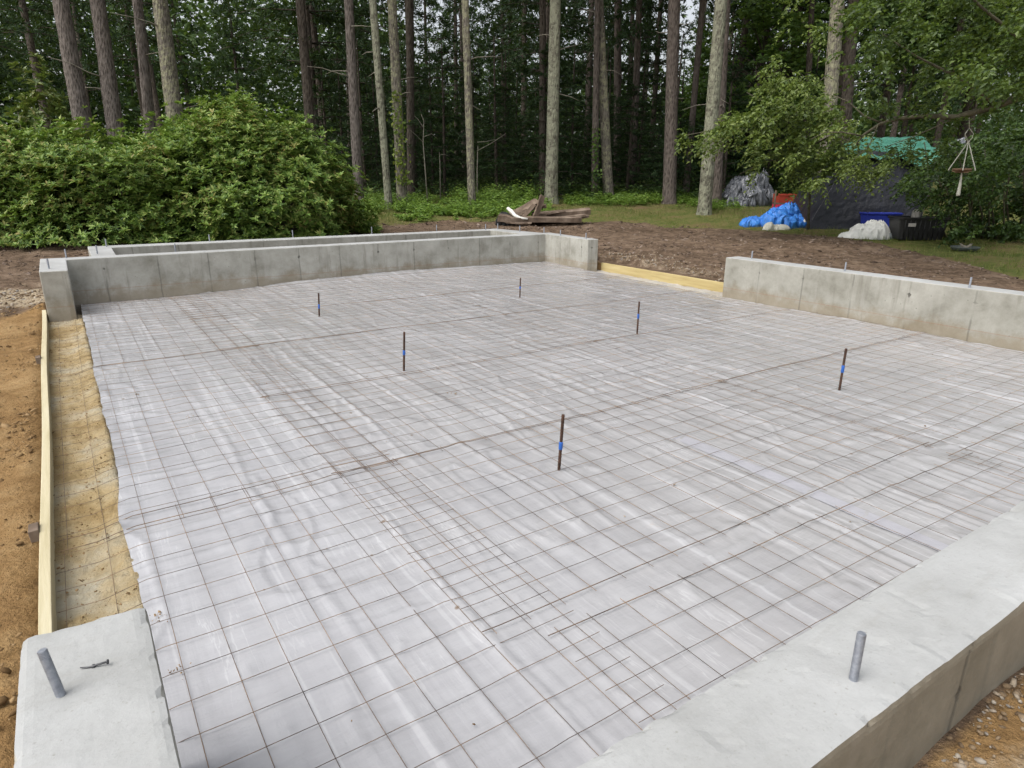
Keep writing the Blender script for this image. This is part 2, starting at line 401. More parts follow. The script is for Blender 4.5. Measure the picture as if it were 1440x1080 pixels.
def stone_mat():
    m, nt, b, _ = mat_new('gravel_stone')
    g = nd(nt, 'ShaderNodeNewGeometry')
    nt.links.new(ramp(nt, g.outputs['Random Per Island'], [(0, (.10, .065, .035)), (.35, (.18, .125, .07)), (.6, (.25, .19, .125)), (.85, (.32, .28, .225)), (1, (.17, .155, .14))]), b.inputs['Base Color'])
    b.inputs['Roughness'].default_value = .85; return m
M['stone'] = stone_mat()
def crumb_mat(name, cols):
    m, nt, b, _ = mat_new(name)
    g = nd(nt, 'ShaderNodeNewGeometry')
    nt.links.new(ramp(nt, g.outputs['Random Per Island'], [(i/(len(cols)-1), c) for i, c in enumerate(cols)]), b.inputs['Base Color'])
    b.inputs['Roughness'].default_value = .95; b.inputs['Specular IOR Level'].default_value = .1; return m
M['clod'] = crumb_mat('soil_clod', [(.045, .032, .023), (.10, .072, .054), (.17, .128, .10), (.27, .215, .175)])
M['sandcrumb'] = crumb_mat('sand_crumb', [(.10, .06, .028), (.18, .115, .055), (.25, .165, .083), (.31, .215, .115)])
M['bark_brown'] = bark_mat('brown_pine_bark', (.062, .052, .046), (.150, .130, .116), (.24, .24, .19), .04)
M['bark_red'] = bark_mat('reddish_pine_bark', (.046, .038, .032), (.120, .100, .087), (.19, .18, .13), .18)
M['bark_grey'] = bark_mat('grey_pine_bark', (.055, .048, .040), (.150, .135, .113), (.29, .285, .185), .48)
M['bark_lichen'] = bark_mat('lichen_bark', (.050, .046, .037), (.135, .127, .098), (.27, .275, .20), .60)
M['bark_dark'] = bark_mat('dark_bark', (.028, .023, .019), (.080, .067, .055), (.10, .10, .07), .12)
M['twig'] = simple('bare_twig', [(.3, (.14, .125, .10)), (.7, (.28, .26, .21))], 10, .9)
M['limb'] = simple('mossy_limb', [(.3, (.05, .045, .03)), (.7, (.15, .14, .095))], 12, .95, .01)
M['rhodo'] = leafmat('rhododendron_leaf', [(.024, .055, .010), (.070, .135, .022), (.130, .225, .040), (.215, .32, .065), (.26, .32, .085), (.30, .22, .08)], .5, .25, .3)
M['rhodo_tan'] = leafmat('rhododendron_pale_leaf', [(.05, .08, .02), (.10, .15, .035), (.17, .21, .055), (.20, .17, .06)], .45, .2, .45)
M['broad'] = leafmat('broadleaf', [(.045, .092, .020), (.092, .175, .036), (.145, .25, .052), (.22, .33, .075)], .5, .38)
M['far_leaf'] = leafmat('far_leaf', [(.020, .042, .014), (.042, .080, .026), (.072, .125, .040), (.12, .175, .06)], .55, .25, .2)
M['broad_blue'] = leafmat('dark_broadleaf', [(.028, .064, .018), (.058, .118, .032), (.098, .18, .048), (.15, .24, .065)], .5, .38)
M['oak'] = leafmat('oak_leaf', [(.018, .036, .008), (.042, .075, .015), (.075, .12, .024), (.125, .175, .038)], .45, .3)
M['dogwood'] = leafmat('dogwood_leaf', [(.036, .064, .015), (.088, .132, .028), (.145, .195, .044), (.22, .27, .08)], .45, .3)
M['viburnum'] = leafmat('viburnum_leaf', [(.010, .026, .007), (.026, .056, .013), (.052, .098, .022), (.09, .15, .034)], .45, .25)
M['needle'] = leafmat('pine_needles', [(.010, .024, .010), (.018, .040, .016), (.030, .060, .022), (.045, .078, .030)], .6, .12, .2)
M['vine'] = leafmat('vine_leaf', [(.08, .13, .02), (.15, .22, .035), (.24, .31, .06), (.30, .30, .06)], .45, .35)
M['weed'] = leafmat('weed_leaf', [(.06, .12, .02), (.11, .20, .032), (.17, .28, .046), (.23, .31, .065)], .5, .35)
M['blade'] = leafmat('grass_blade', [(.055, .080, .016), (.105, .145, .028), (.16, .19, .045), (.21, .19, .08)], .55, .3)
M['tarp_grey'] = tarp_mat('grey_tarp', [(.06, .065, .076), (.15, .158, .175)], .22, .8, 7, .03)
M['tarp_dark'] = tarp_mat('dark_grey_tarp', [(.012, .013, .017), (.025, .027, .035)], .42, .3, 3.5, .03)
M['tarp_green'] = tarp_mat('green_tarp', [(.035, .15, .105), (.075, .23, .17)], .35, .5, 3.5, .03)
M['tarp_blue'] = tarp_mat('blue_tarp', [(.022, .14, .54), (.05, .26, .72)], .38, .5, 7, .03)
M['cloth_white'] = tarp_mat('white_sheet', [(.66, .66, .62), (.80, .80, .77)], .6, .3, 5, .03)
M['film_clear'] = tarp_mat('grey_film', [(.16, .18, .19), (.38, .41, .42)], .25, .6, 7, .03)
M['bag_white'] = tarp_mat('off_white_bag', [(.42, .41, .34), (.62, .61, .53)], .6, .3, 8, .02)
M['black_plastic'] = simple('black_plastic', [(.3, (.010, .010, .011)), (.7, (.024, .024, .026))], 10, .4, .002, 40, .5)
M['blue_board'] = simple('royal_blue_board', [(.3, (.015, .025, .22)), (.7, (.03, .05, .34))], 6, .5)
M['red'] = simple('red_paint', [(.3, (.22, .028, .018)), (.7, (.34, .055, .03))], 8, .5)
M['crimson'] = simple('crimson_plastic', [(.3, (.42, .02, .05)), (.7, (.58, .04, .09))], 8, .5)
M['bottle'] = simple('milky_bottle', [(.3, (.60, .60, .52)), (.7, (.75, .75, .68))], 12, .4)
M['sticker'] = simple('grey_sticker', [(.3, (.35, .33, .31)), (.7, (.50, .48, .45))], 40, .6)
M['rope'] = simple('macrame_rope', [(.3, (.40, .40, .34)), (.7, (.60, .60, .52))], 80, .9, .003, 200)
M['tray'] = simple('feeder_tray_wood', [(.3, (.17, .10, .065)), (.7, (.28, .18, .12))], 14, .8, .004)
M['pipe'] = simple('white_plastic_pipe', [(.3, (.62, .61, .55)), (.7, (.78, .77, .72))], 12, .4)
M['rubber'] = simple('dark_green_metal', [(.3, (.03, .038, .036)), (.7, (.09, .105, .10))], 14, .45, 0, None, .5)

# ------------------------------------------------------------------ the ground
def axis(lo, a, b, hi, step):
    mid = list(np.arange(a, b+1e-6, step)); s = step; x = b; up = []
    while x < hi: s *= 1.16; x += s; up.append(x)
    s = step; x = a; dn = []
    while x > lo: s *= 1.16; x -= s; dn.append(x)
    return np.array(dn[::-1]+mid+up)
gx = axis(-160, -4, 16, 190, .09); gy = axis(-60, -1.5, 17, 210, .09)
gx = np.sort(np.concatenate([gx[(gx < -.39) | ((gx > -.17) & (gx < 7.51)) | (gx > 7.68)], [-.327, -.303, 7.588, 7.611]]))
GX, GY = np.meshgrid(gx, gy, indexing='ij')
_ia = int(np.argmin(np.abs(gx+.327)))
for _k, _o in ((0, .006), (1, .034)): GX[_ia+_k] = -.335 + np.clip((9.1-GY[_ia+_k])/7.4, 0, 1.02)*.055 + _o
GZ = terrain(GX, GY)
near = np.clip(1-np.hypot(GX-4, GY-6)/25, 0, 1)
GZ = GZ + (fbm(GX*3.1, GY*3.1, 21)-.5)*.07*np.clip(near*3, 0, 1) + (fbm(GX*9, GY*9, 22)-.5)*.03*np.clip(near*3, 0, 1)
_xi = (np.arange(len(gx)) > _ia)[:, None] & np.ones_like(GX, bool)
inside = (((GX > -.20) | (_xi & (GX < 0) & (GY > 1.6) & (GY < 9.05))) & (GX < 7.44) & (GY > .60) & (GY < 10.06)) | ((GX > 7) & (GX < 7.60) & (GY > 5.78) & (GY < 8.78)) | ((GX > .38) & (GX < 7.12) & (GY > 9.9) & (GY < 11.40))
GZ[inside] = -.35
# keep the soil under the tops of boards and walls
edge = (GX > -.60) & (GX < -.25) & (GY > 1.2) & (GY < 9.3)
GZ[edge & ~inside] = np.minimum(GZ[edge & ~inside], -.012 + .02*fbm(GX*5, GY*5, 9)[edge & ~inside])
edge = (GX > 7.4) & (GX < 7.9) & (GY > 5.8) & (GY < 8.9)
GZ[edge & ~inside] = np.minimum(GZ[edge & ~inside], .085)
LAT = GX*RH[0]+GY*RH[1]; DEP = GX*FH[0]+GY*FH[1]
# border between bare soil and grass, as plan points
bpts = [(-700, 322), (300, 322), (520, 317), (620, 311), (700, 309), (800, 313), (870, 314), (940, 318), (1000, 322), (1100, 327), (1180, 334), (1240, 344), (1290, 356), (1360, 372), (1440, 392), (1700, 430)]
bl = []; bd_ = []
for px, py in bpts:
    p, D = ground_at(px, py); bl.append(p[:2] @ RH); bd_.append(D)
bl = np.array(bl); bd_ = np.array(bd_)
o_ = np.argsort(bl); bl = bl[o_]; bd_ = bd_[o_]
def grass_line(lat): return np.interp(lat, bl, bd_)
wob = (fbm(GX*.8, GY*.8, 31)-.5)*1.6
zg = np.clip((DEP + wob*.7 - grass_line(LAT))/.5 + .5, 0, 1)
zs = np.clip((-.22-GX)/.1, 0, 1)*np.clip((9.6+wob-GY)/.8, 0, 1)
zs = np.maximum(zs, np.clip((.5-GY)/.05, 0, 1))
zs = np.maximum(zs, .9*np.clip((GX-7.4)/.1, 0, 1)*np.clip((7.75-GX)/.2, 0, 1)*((GY > 5.7) & (GY < 9)))
zv = np.clip((-.2-GX)/.1, 0, 1)*np.exp(-((GY-10.1+.25*GX)/.75)**2)
zv = np.maximum(zv, .42*np.exp(-((GX-8.0)/.30)**2)*((GY > 5.6) & (GY < 9.0)))
zv = np.maximum(zv, .55*np.exp(-((GY-.25)/.25)**2))
zg = zg*(DEP > 8)
me = fastmesh('ground', np.stack([GX, GY, GZ], -1).reshape(-1, 3), grid_faces(len(gx), len(gy)), M['ground'], True)
ca = me.color_attributes.new('zones', 'FLOAT_COLOR', 'POINT')
ca.data.foreach_set('color', np.stack([zg, zs, zv, np.ones_like(zg)], -1).astype(np.float32).ravel())
tag(link('ground', me), kind='structure')

# sand over the footing along the open left side, and inside the right opening
def strip(name, x0, x1, y0, y1, z, amp, seed, mt='sand'):
    xs = np.arange(x0, x1+.001, .015); ys = np.arange(y0, y1+.001, .02)
    X, Y = np.meshgrid(xs, ys, indexing='ij')
    Z = z + (fbm(X*6, Y*6, seed)-.5)*amp + (fbm(X*24, Y*24, seed+3)-.5)*amp*.8
    if x0 < 0: Z += .022*np.clip((X+.10)/.1, 0, 1) - .05*np.clip((X-.035)/.03, 0, 1)
    o = link(name, fastmesh(name, np.stack([X, Y, Z], -1).reshape(-1, 3), grid_faces(len(xs), len(ys)), M[mt], True))
    return tag(o, kind='structure')
strip('sand_footing', -.300, .10, 1.55, 9.0, -.055, .042, 40)
strip('sand_threshold', 7.05, 7.60, 5.7, 8.9, -.035, .03, 44, 'sand_pale')

# ------------------------------------------------------------------ concrete foundation walls
TOP = .5
def wall(name, label, polys, z0=-.40, z1=TOP, mt='concrete'):
    ro = empty(name, (polys[0][0][0], polys[0][0][1], 0)); tag(ro, label, 'concrete wall')
    mb = MB()
    for poly in polys: mb.prism(poly, z0, z1)
    o = mb.build('wall_body', M[mt], None, False, .010)
    o.parent = ro; o.location = tuple(-Vector(ro.location))
    return ro
def rect(x0, x1, y0, y1): return [(x0, y0), (x1, y0), (x1, y1), (x0, y1)]
w_near = wall('concrete_wall', 'low grey concrete wall with pale troweled top across the near corner, gravel at its foot', [[(.026, .485), (7.50, .485), (7.50, .728), (.026, .728)]])
w_block = wall('concrete_wall', 'short pale concrete wall stub with bent nail lying on its top, beside yellow sand', [[(-.245, .485), (.024, .485), (.024, 1.675), (.018, 1.69), (-.225, 1.712), (-.238, 1.69)]])
w_right = wall('concrete_wall', 'long grey concrete wall running along the lawn side, stained between its panel joints', [rect(7.24, 7.49, .73, 5.83)], mt='concrete_warm')
w_back = wall('concrete_wall', 'stained concrete wall crossing the far end of the plastic, with a square pier at one end',
              [[(-.28, 8.82), (-.015, 8.80), (-.012, 9.92), (7.30, 9.92), (7.28, 8.70), (7.47, 8.66), (7.56, 10.17), (-.285, 10.17)]])
w_porch = wall('concrete_wall', 'narrow three sided concrete porch foundation behind the far wall, next to the big green shrub',
               [[(.26, 10.173), (.54, 10.173), (.555, 11.24), (6.88, 11.14), (6.96, 10.173), (7.40, 10.173), (7.19, 11.44), (.27, 11.56)]])

def rough_wall(root, sec, ax, a0, a1, step=.02, mt='concrete'):
    """replace the plain body by a swept section with worn edges; sec is (t,z) round the section, ax the long axis"""
    for c in list(root.children): bpy.data.objects.remove(c)
    pts = []
    m = len(sec)
    for i in range(m):
        p, q = np.array(sec[i]), np.array(sec[(i+1) % m]); n = max(1, int(np.linalg.norm(q-p)/.016))
        for k in range(n): pts.append(p+(q-p)*k/n)
    pts = np.array(pts); n = len(pts); s = np.arange(a0, a1+step*.5, step); s[-1] = a1
    # distance to the two top corners
    tmin, tmax = pts[:, 0].min(), pts[:, 0].max(); zt = pts[:, 1].max()
    dc = np.minimum(np.hypot(pts[:, 0]-tmin, pts[:, 1]-zt), np.hypot(pts[:, 0]-tmax, pts[:, 1]-zt))
    S, I = np.meshgrid(s, np.arange(n), indexing='ij')
    T = pts[I, 0]; Zz = pts[I, 1]; dd = dc[I]
    cen = np.array([(tmin+tmax)/2, zt-.15]); dt = cen[0]-T; dz = cen[1]-Zz; L = np.hypot(dt, dz)+1e-6
    e = np.clip(1-dd/.028, 0, 1)
    wear = e**1.5*(.004+.004*fbm(S*9, T*9+Zz*3, 401)+.010*np.clip(fbm(S*26, T*20, 402)-.55, 0, 1)*3.2)
    bumpy = (fbm(S*7, T*14+Zz*6, 403)-.5)*.006*(Zz > zt-.01) + (fbm(S*2.2, T*3, 404)-.5)*.006*(Zz > zt-.01)
    T = T+dt/L*wear; Zz = Zz+dz/L*wear + bumpy
    if ax == 0:
        rl_ = .575+.05*(fbm(S*1.1, S*0, 410)-.5)+.02*(fbm(S*5, S*0+2, 411)-.5)
        Zz = Zz - .0035*np.clip((rl_-T)/.006, 0, 1)*(Zz > zt-.03)*(fbm(S*.9, S*0+5, 412) > .46) - .004*np.clip(fbm(S*20, T*20, 413)-.66, 0, 1)*6*(Zz > zt-.03)
    V = np.stack([S, T, Zz], -1) if ax == 0 else np.stack([T, S, Zz], -1)
    F = []
    i = np.arange(len(s)-1)[:, None]*n; k = np.arange(n)[None]; k2 = (k+1) % n
    Fq = np.stack([i+k, i+k2, i+n+k2, i+n+k], -1).reshape(-1, 4)
    if ax == 1: Fq = Fq[:, ::-1]
    V = V.reshape(-1, 3)
    # close the ends with fans of quads
    me = bpy.data.meshes.new('wall_body'); base = (len(s)-1)*n
    caps = [tuple(range(n)), tuple(base+j for j in range(n-1, -1, -1))]
    if ax == 0: caps = [tuple(reversed(c)) for c in caps]
    if ax == 1: caps = [c for c in caps]
    me.from_pydata(V.tolist(), [], [tuple(f) for f in Fq.tolist()]+caps); me.materials.append(M[mt])
    bm = bmesh.new(); bm.from_mesh(me); bmesh.ops.recalc_face_normals(bm, faces=bm.faces); bm.to_mesh(me); bm.free()
    me.update()
    o = link('wall_body', me, root); o.location = tuple(-Vector(root.location))
    return o
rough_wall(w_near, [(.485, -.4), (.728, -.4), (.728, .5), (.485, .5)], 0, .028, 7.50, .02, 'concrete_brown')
rough_wall(w_block, [(-.240, -.4), (.024, -.4), (.024, .5), (-.236, .5)], 1, .485, 1.69, .015)
for _o in w_block.children:      # far end is slightly out of square and crumbly
    for v in _o.data.vertices:
        if v.co.y > 1.5: v.co.y += (-.07*v.co.x)*(v.co.y-1.5)/.19
        if v.co.y > 1.66 and v.co.z > .4: 
            k = max(0, 1-(.5-v.co.z)/.03); v.co.y -= k*(.006+.010*float(noise2(v.co.x*40, 3.3, 77)))
def bolt(parent, px, py, h=.10, r=.0095, lean=(0, 0), xy=None):
    p = atz(px, py, TOP) if xy is None else np.array([xy[0], xy[1], TOP])
    mb = MB(); pts = []; rad = []
    n = 72
    for i in range(n+1):      # threads as fine rings
        z = -.03 + (h+.03)*i/n
        pts.append((lean[0]*z, lean[1]*z, z)); rad.append(r*(1.0 if i % 2 else .93))
    pts.append((lean[0]*(h+.001), lean[1]*(h+.001), h+.001)); rad.append(r*.9)
    mb.tube(pts, rad, 20)
    o = mb.build('anchor_bolt', M['steel'], None, False)
    o.parent = parent; o.location = Vector(p)-parent.location
    return o
bolt(w_near, 1200, 955, .112, lean=(.05, .03))
for x in (2.9, 4.7, 6.4): bolt(w_near, 0, 0, .10, xy=(x, .6))
bolt(w_block, 85, 976, .105, lean=(-.13, .12))
for q in ((69, 378), (93.5, 363)): bolt(w_back, *q, .11)
for q in ((247, 353), (765, 327.5), (788, 331.5), (824, 336)): bolt(w_back, *q, .10)
for q in ((137, 357), (150, 347), (295, 340), (412, 333), (523, 328), (614, 324.5), (683, 323.5), (700, 322.5), (731, 326)): bolt(w_porch, *q, .11)
for q in ((1057, 364), (1188, 381.5), (1363, 404.5)): bolt(w_right, *q, .10)

# bent nail on the stub
p = atz(113, 941, TOP)
pe = atz(152, 936, TOP)
v = pe-p
mb = MB(); up = np.array([0, 0, 1.])
mb.tube([p+up*.004, p+v*.25+up*.002, p+v*.48+up*.003, p+v*.6+up*.006, p+v+up*.010], [.0012, .002, .0024, .0024, .0024], 8)
mb.tube([p+v*1.0+up*.010, p+v*1.03+up*.0102], .0055, 10)
mb.tube([p+v*.47+up*.001+v*.0, p+v*.50+up*.006], .004, 8)
tag(mb.build('bent_nail', M['nail'], None, True, origin=p), 'small bent nail lying on the pale concrete stub', 'nail')

# ------------------------------------------------------------------ form boards
fb = empty('form_board', (-.30, 5.3, 0)); tag(fb, 'long pale pine form board on edge between orange sand and footing strip', 'board')
mb = MB()
xl = lambda y: -.335 + (9.1-y)/7.4*.055
yy = np.linspace(1.72, 9.12, 26); V = []; F = []
for i, y in enumerate(yy):
    w = .004*math.sin(y*1.7)
    V += [(xl(y)+w, y, -.11), (xl(y)+w+.04, y, -.11), (xl(y)+w+.04, y, .035+.003*math.sin(y*.9)), (xl(y)+w, y, .035+.003*math.sin(y*.9))]
for i in range(len(yy)-1):
    for k in range(4): F.append((i*4+k, i*4+(k+1) % 4, i*4+4+(k+1) % 4, i*4+4+k)[::-1])
F.append((0, 1, 2, 3)); n_ = (len(yy)-1)*4; F.append((n_+3, n_+2, n_+1, n_))
mb.add(V, F)
o = mb.build('plank', M['lumber'], None, False, .003); o.parent = fb; o.location = tuple(-Vector(fb.location))
for px, py in ((55, 506), (55, 748)):
    q = atz(px, py, .02); q[0] = xl(q[1])-.022
    mb = MB(); mb.box((0, 0, -.05), (.038, .085, .14))
    s = mb.build('brace_stake', M['old_wood'], None, False, .003); s.parent = fb; s.location = Vector((q[0], q[1], .03))-Vector(fb.location); s.rotation_euler = (0, R(-4), 0)
fr = empty('form_board', (7.60, 7.25, 0)); tag(fr, 'yellow form board closing the gap between the far wall and the lawn side wall', 'board')
mb = MB()
mb.box((0, .02, .030), (.04, 2.84, .140)); o = mb.build('plank', M['lumber_yellow'], fr, False, .003)
for k, y in enumerate((-.95, .85)):
    mb = MB(); mb.box((.042, y, -.01), (.038, .085, .20)); mb.build('brace_stake', M['old_wood'], fr, False, .003)

# ------------------------------------------------------------------ plastic sheet
NF = 34
_fx = RNG.uniform(.1, 7.1, NF); _fx[:9] = [.52, .80, .95, 1.15, 1.42, 1.75, 2.05, 2.45, 3.3]
_fa = RNG.uniform(.003, .009, NF); _fa[:9] *= 1.5
_fw = RNG.uniform(.012, .024, NF); _fc = RNG.uniform(1, 9.5, NF); _fl = RNG.uniform(1.0, 3.5, NF); _fc[:9] = RNG.uniform(1.5, 5, 9)
def plast_z(x, y):
    x = np.asarray(x, float); y = np.asarray(y, float)
    z = -.012 + (fbm(x*.55, y*.55, 50)-.5)*.05
    for k in range(NF):
        xc = _fx[k] + .12*(noise2(y*.7, y*0+k*3.1, 51)-.5) + .010*(noise2(y*3, y*0+k*5.3, 52)-.5)
        z = z + _fa[k]*np.exp(-((x-xc)/_fw[k])**2)*np.exp(-((y-_fc[k])/_fl[k])**2)
    # laps at the back wall: low at the left, riding up in the middle
    back = np.clip((y-9.2)/.65, 0, 1)
    z = z + back*back*np.interp(x, [0, .6, 1.3, 2.6, 4.5, 5.5, 7.2], [-.06, -.05, -.03, .02, .055, .04, .01])
    return z
xs = np.arange(-.06, 7.31, .0145); ys = np.arange(.70, 9.96, .0165)
X, Y = np.meshgrid(xs, ys, indexing='ij')
Z = plast_z(X, Y)
_lm = .35+.65*np.clip((3.0-X)/1.6, 0, 1)
Z += _lm*((fbm(X*3, Y*10, 55, 2)-.5)*.005 + .0032*np.clip(1-np.abs(noise2(X*2.6+1.5*noise2(X*2, Y*3, 96), Y*15+2*noise2(X*1.7, Y*2, 97), 98)-.5)*4, 0, 1)**2*(fbm(X*1.1, Y*1.3, 99) > .44)) + (1-_lm)*((fbm(X*9, Y*1.2, 95, 2)-.5)*.004 + .0045*np.clip(1-np.abs(noise2(X*8+1.5*noise2(X*1.2, Y*1.2, 86), Y*.8, 88)-.5)*5, 0, 1)**2) + (fbm(X*16, Y*26, 56, 2)-.5)*.003
Z += .5*.014*np.clip(1-np.abs(noise2(X*7+2*noise2(X*2, Y*2, 91), Y*1.6+3*noise2(X*.8, Y*.6, 92), 93)-.5)*11, 0, 1)*(fbm(X*.7, Y*.7, 94) > .47)
Z += .007*np.clip(1-np.abs(noise2(X*1.6+3*noise2(Y*.5, X*.5, 58), Y*5.5+2*noise2(X*1.1, Y*.9, 59), 57)-.5)*14, 0, 1)
lim = .035 + (fbm(ys*1.0, ys*0, 60)-.5)*.04 + (fbm(ys*7, ys*0+4, 61)-.5)*.012 - .025*np.exp(-((ys-3.4)/.3)**2)
lim = np.where(ys < 1.7, .03, lim)
rlim = 7.232 + (ys > 5.85)*(.05 + .06*(fbm(ys*2, ys*0, 62)-.5)) * 1.0
# squeeze the first columns on to the ragged edge
T = (X-xs[0])/(xs[-1]-xs[0])
XX = lim[None, :] + T*(rlim-lim)[None, :]
YY = np.clip(Y, .735, 9.915)
Z += .018*np.clip(1-(XX-lim[None, :])/.06, 0, 1)*(noise2(Y*9, Y*0, 63)-.35)
pl = link('plastic_sheet', fastmesh('plastic_sheet', np.stack([XX, YY, Z], -1).reshape(-1, 3), grid_faces(len(xs), len(ys)), M['plastic'], True))
tag(pl, 'wrinkled pale grey plastic vapour barrier sheet covering the ground inside the concrete walls', 'plastic sheet')
# pale seam tape
ty = np.arange(1.02, 2.62, .03); tx = np.linspace(-.045, .045, 6)
A, B = np.meshgrid(tx, ty, indexing='ij'); A2 = A*(1+.25*(noise2(B*6, A*0, 64)-.5))+2.965
Zt = plast_z(A2, B) + .004 + .004*(fbm(A2*16, B*16, 65)-.5)
st = link('seam_tape', fastmesh('seam_tape', np.stack([A2, B, Zt], -1).reshape(-1, 3), grid_faces(len(tx), len(ty)), M['tape'], True), pl)

# ------------------------------------------------------------------ welded wire mesh sheets
SP = .1524
def wire_sheet(label, ox, oy, nx, ny, rot=0.0, lift=.004, ov=.025, seed=0, heavy=True):
    """nx by ny wires; first crossing at ox, oy"""
    rg = np.random.default_rng(100+seed)
    ca_, sa_ = math.cos(rot), math.sin(rot)
    Vs = []; Fs = []; n0 = 0
    def wire(a, b, off, hv=False):
        nonlocal n0
        L = math.hypot(b[0]-a[0], b[1]-a[1]); n = max(2, int(L/.075))+1
        t = np.linspace(0, 1, n)
        x = a[0]+(b[0]-a[0])*t; y = a[1]+(b[1]-a[1])*t
        dx, dy = (b[0]-a[0])/L, (b[1]-a[1])/L
        wv = (noise2(t*L*1.3, t*0+rg.uniform(0, 99), 70)-.5)*.010
        x = x - dy*wv; y = y + dx*wv
        gx_ = ox + ca_*x - sa_*y; gy_ = oy + sa_*x + ca_*y
        z = plast_z(gx_, gy_) + lift + off + .013*noise2(gx_*1.1, gy_*1.1, 72+seed)
        onstrip = np.clip((.02-gx_)/.08, 0, 1)
        z = z*(1-onstrip) + onstrip*(-.043+lift*.6+off+.012*(noise2(gx_*5, gy_*3, 74)-.4))
        r = (.0021 if heavy and hv else .0013)
        ux, uy = -(sa_*dx+ca_*dy), (ca_*dx-sa_*dy)
        P = np.stack([gx_, gy_, z], -1)
        sidev = np.array([ux, uy, 0]); upv = np.array([0, 0, 1.])
        ring = np.stack([P+r*upv, P+r*(-.5*upv+.87*sidev), P+r*(-.5*upv-.87*sidev)], 1)
        Vs.append(ring.reshape(-1, 3))
        i = np.arange(n-1)[:, None]*3
        for k in range(3):
            k2 = (k+1) % 3
            Fs.append(np.concatenate([i+k, i+k2, i+3+k2, i+3+k], 1)+n0)
        n0 += n*3
    for i in range(nx): wire((i*SP+rg.normal(0, .003), -ov), (i*SP+rg.normal(0, .004), (ny-1)*SP+ov), 0)
    for j in range(ny): wire((-ov*1.4, j*SP), ((nx-1)*SP+ov*1.4, j*SP+rg.normal(0, .002)), .0030, j in (0, ny-1))
    o = link('wire_mesh_sheet', fastmesh('wire_mesh_sheet', np.concatenate(Vs)-np.array([ox, oy, 0]), np.concatenate(Fs), M['wire']))
    o.location = (ox, oy, 0)
    return tag(o, label, 'wire mesh', 'rusty wire mesh sheets laid over the plastic')
wire_sheet('rusty wire mesh sheet beside the sand strip, nearest the concrete stub with the nail', -.210, .852, 11, 17, 0, .009, seed=1)
wire_sheet('rusty wire mesh sheet beside the sand strip, second from the concrete stub', -.205, 3.175, 11, 21, .004, .011, seed=2)
wire_sheet('rusty wire mesh sheet beside the sand strip, ending below the far corner pier', -.200, 6.28, 11, 22, -.003, .008, seed=3)
rows = [(.7839, 6, 'touching the near concrete wall'), (1.685, 11, 'just behind the one touching the near wall'), (3.195, 11, 'third from the near concrete wall'),
        (4.74, 11, 'fourth from the near concrete wall'), (6.29, 11, 'second from the far concrete wall'), (7.83, 13, 'along the far concrete wall')]
for r, (y0, ny, tx_) in enumerate(rows):
    if r == 0:
        wire_sheet('rusty wire mesh sheet in the middle column, '+tx_, 1.372-SP+.012*0, 1.546-5*SP, 20, 6, -.021, .010, .035, seed=10)
    else:
        wire_sheet('rusty wire mesh sheet in middle column, '+tx_, 1.02+.02*(r % 2), y0, 21, ny, [-.012, .004, -.003, .005, -.004, .002][r], .010, .03, seed=10+r)
for r, (y0, ny, tx_) in enumerate(rows):
    wire_sheet('rusty wire mesh sheet in lawn side column, '+tx_, 4.03+.04*(r % 3), y0-.012, 21, ny, [-.004, .006, .002, -.005, .003, -.002][r], .014, .03, seed=20+r)

# ------------------------------------------------------------------ rebar stakes
stk = [(786, 660, 792, 583, 'rusty rebar stake with blue tape standing nearest the camera'),
       (1180, 550, 1190, 490, 'leaning rusty rebar stake with blue tape nearest the long lawn side wall'),
       (568, 520, 568.5, 467, 'upright rusty rebar stake with blue tape in the middle row beside the doubled mesh'),
       (896, 468, 899, 424, 'rusty rebar stake with blue tape in the middle row facing the wall end'),
       (449, 446, 448, 412, 'small rusty rebar stake with blue tape in the far row, nearer the pier'),
       (731, 417, 732, 391, 'smallest rusty rebar stake with blue tape in the far row, farthest away')]
for si_, (bx, by, tx0, ty0, lab) in enumerate(stk):
    b0 = atz(bx, by, -.005); D = b0[:2] @ FH
    t0 = W(tx0, ty0, D)
    e = empty('rebar_stake', b0); tag(e, lab, 'rebar stake', 'rebar stakes standing in the plastic')
    v = t0-b0; L = np.linalg.norm(v); u = v/L
    mb = MB(); n = 44; pts = [u*(-.05+(L+.05)*i/n) for i in range(n+1)]
    mb.tube(pts, [.0088*(1.08 if i % 2 else .92) for i in range(n+1)], 10)
    mb.build('rod', M['rebar'], e, False)
    ta = [.37, .44, .40, .46, .36, .42][si_]; tl_ = [.14, .17, .12, .15, .18, .13][si_]
    mb = MB(); mb.tube([u*L*ta, u*L*(ta+.015), u*L*(ta+tl_*.6), u*L*(ta+tl_-.02), u*L*(ta+tl_)], [.0100, .0113, .0108, .0116, .0101], 12)
    mb.build('tape_band', M['blue_tape'], e, True)

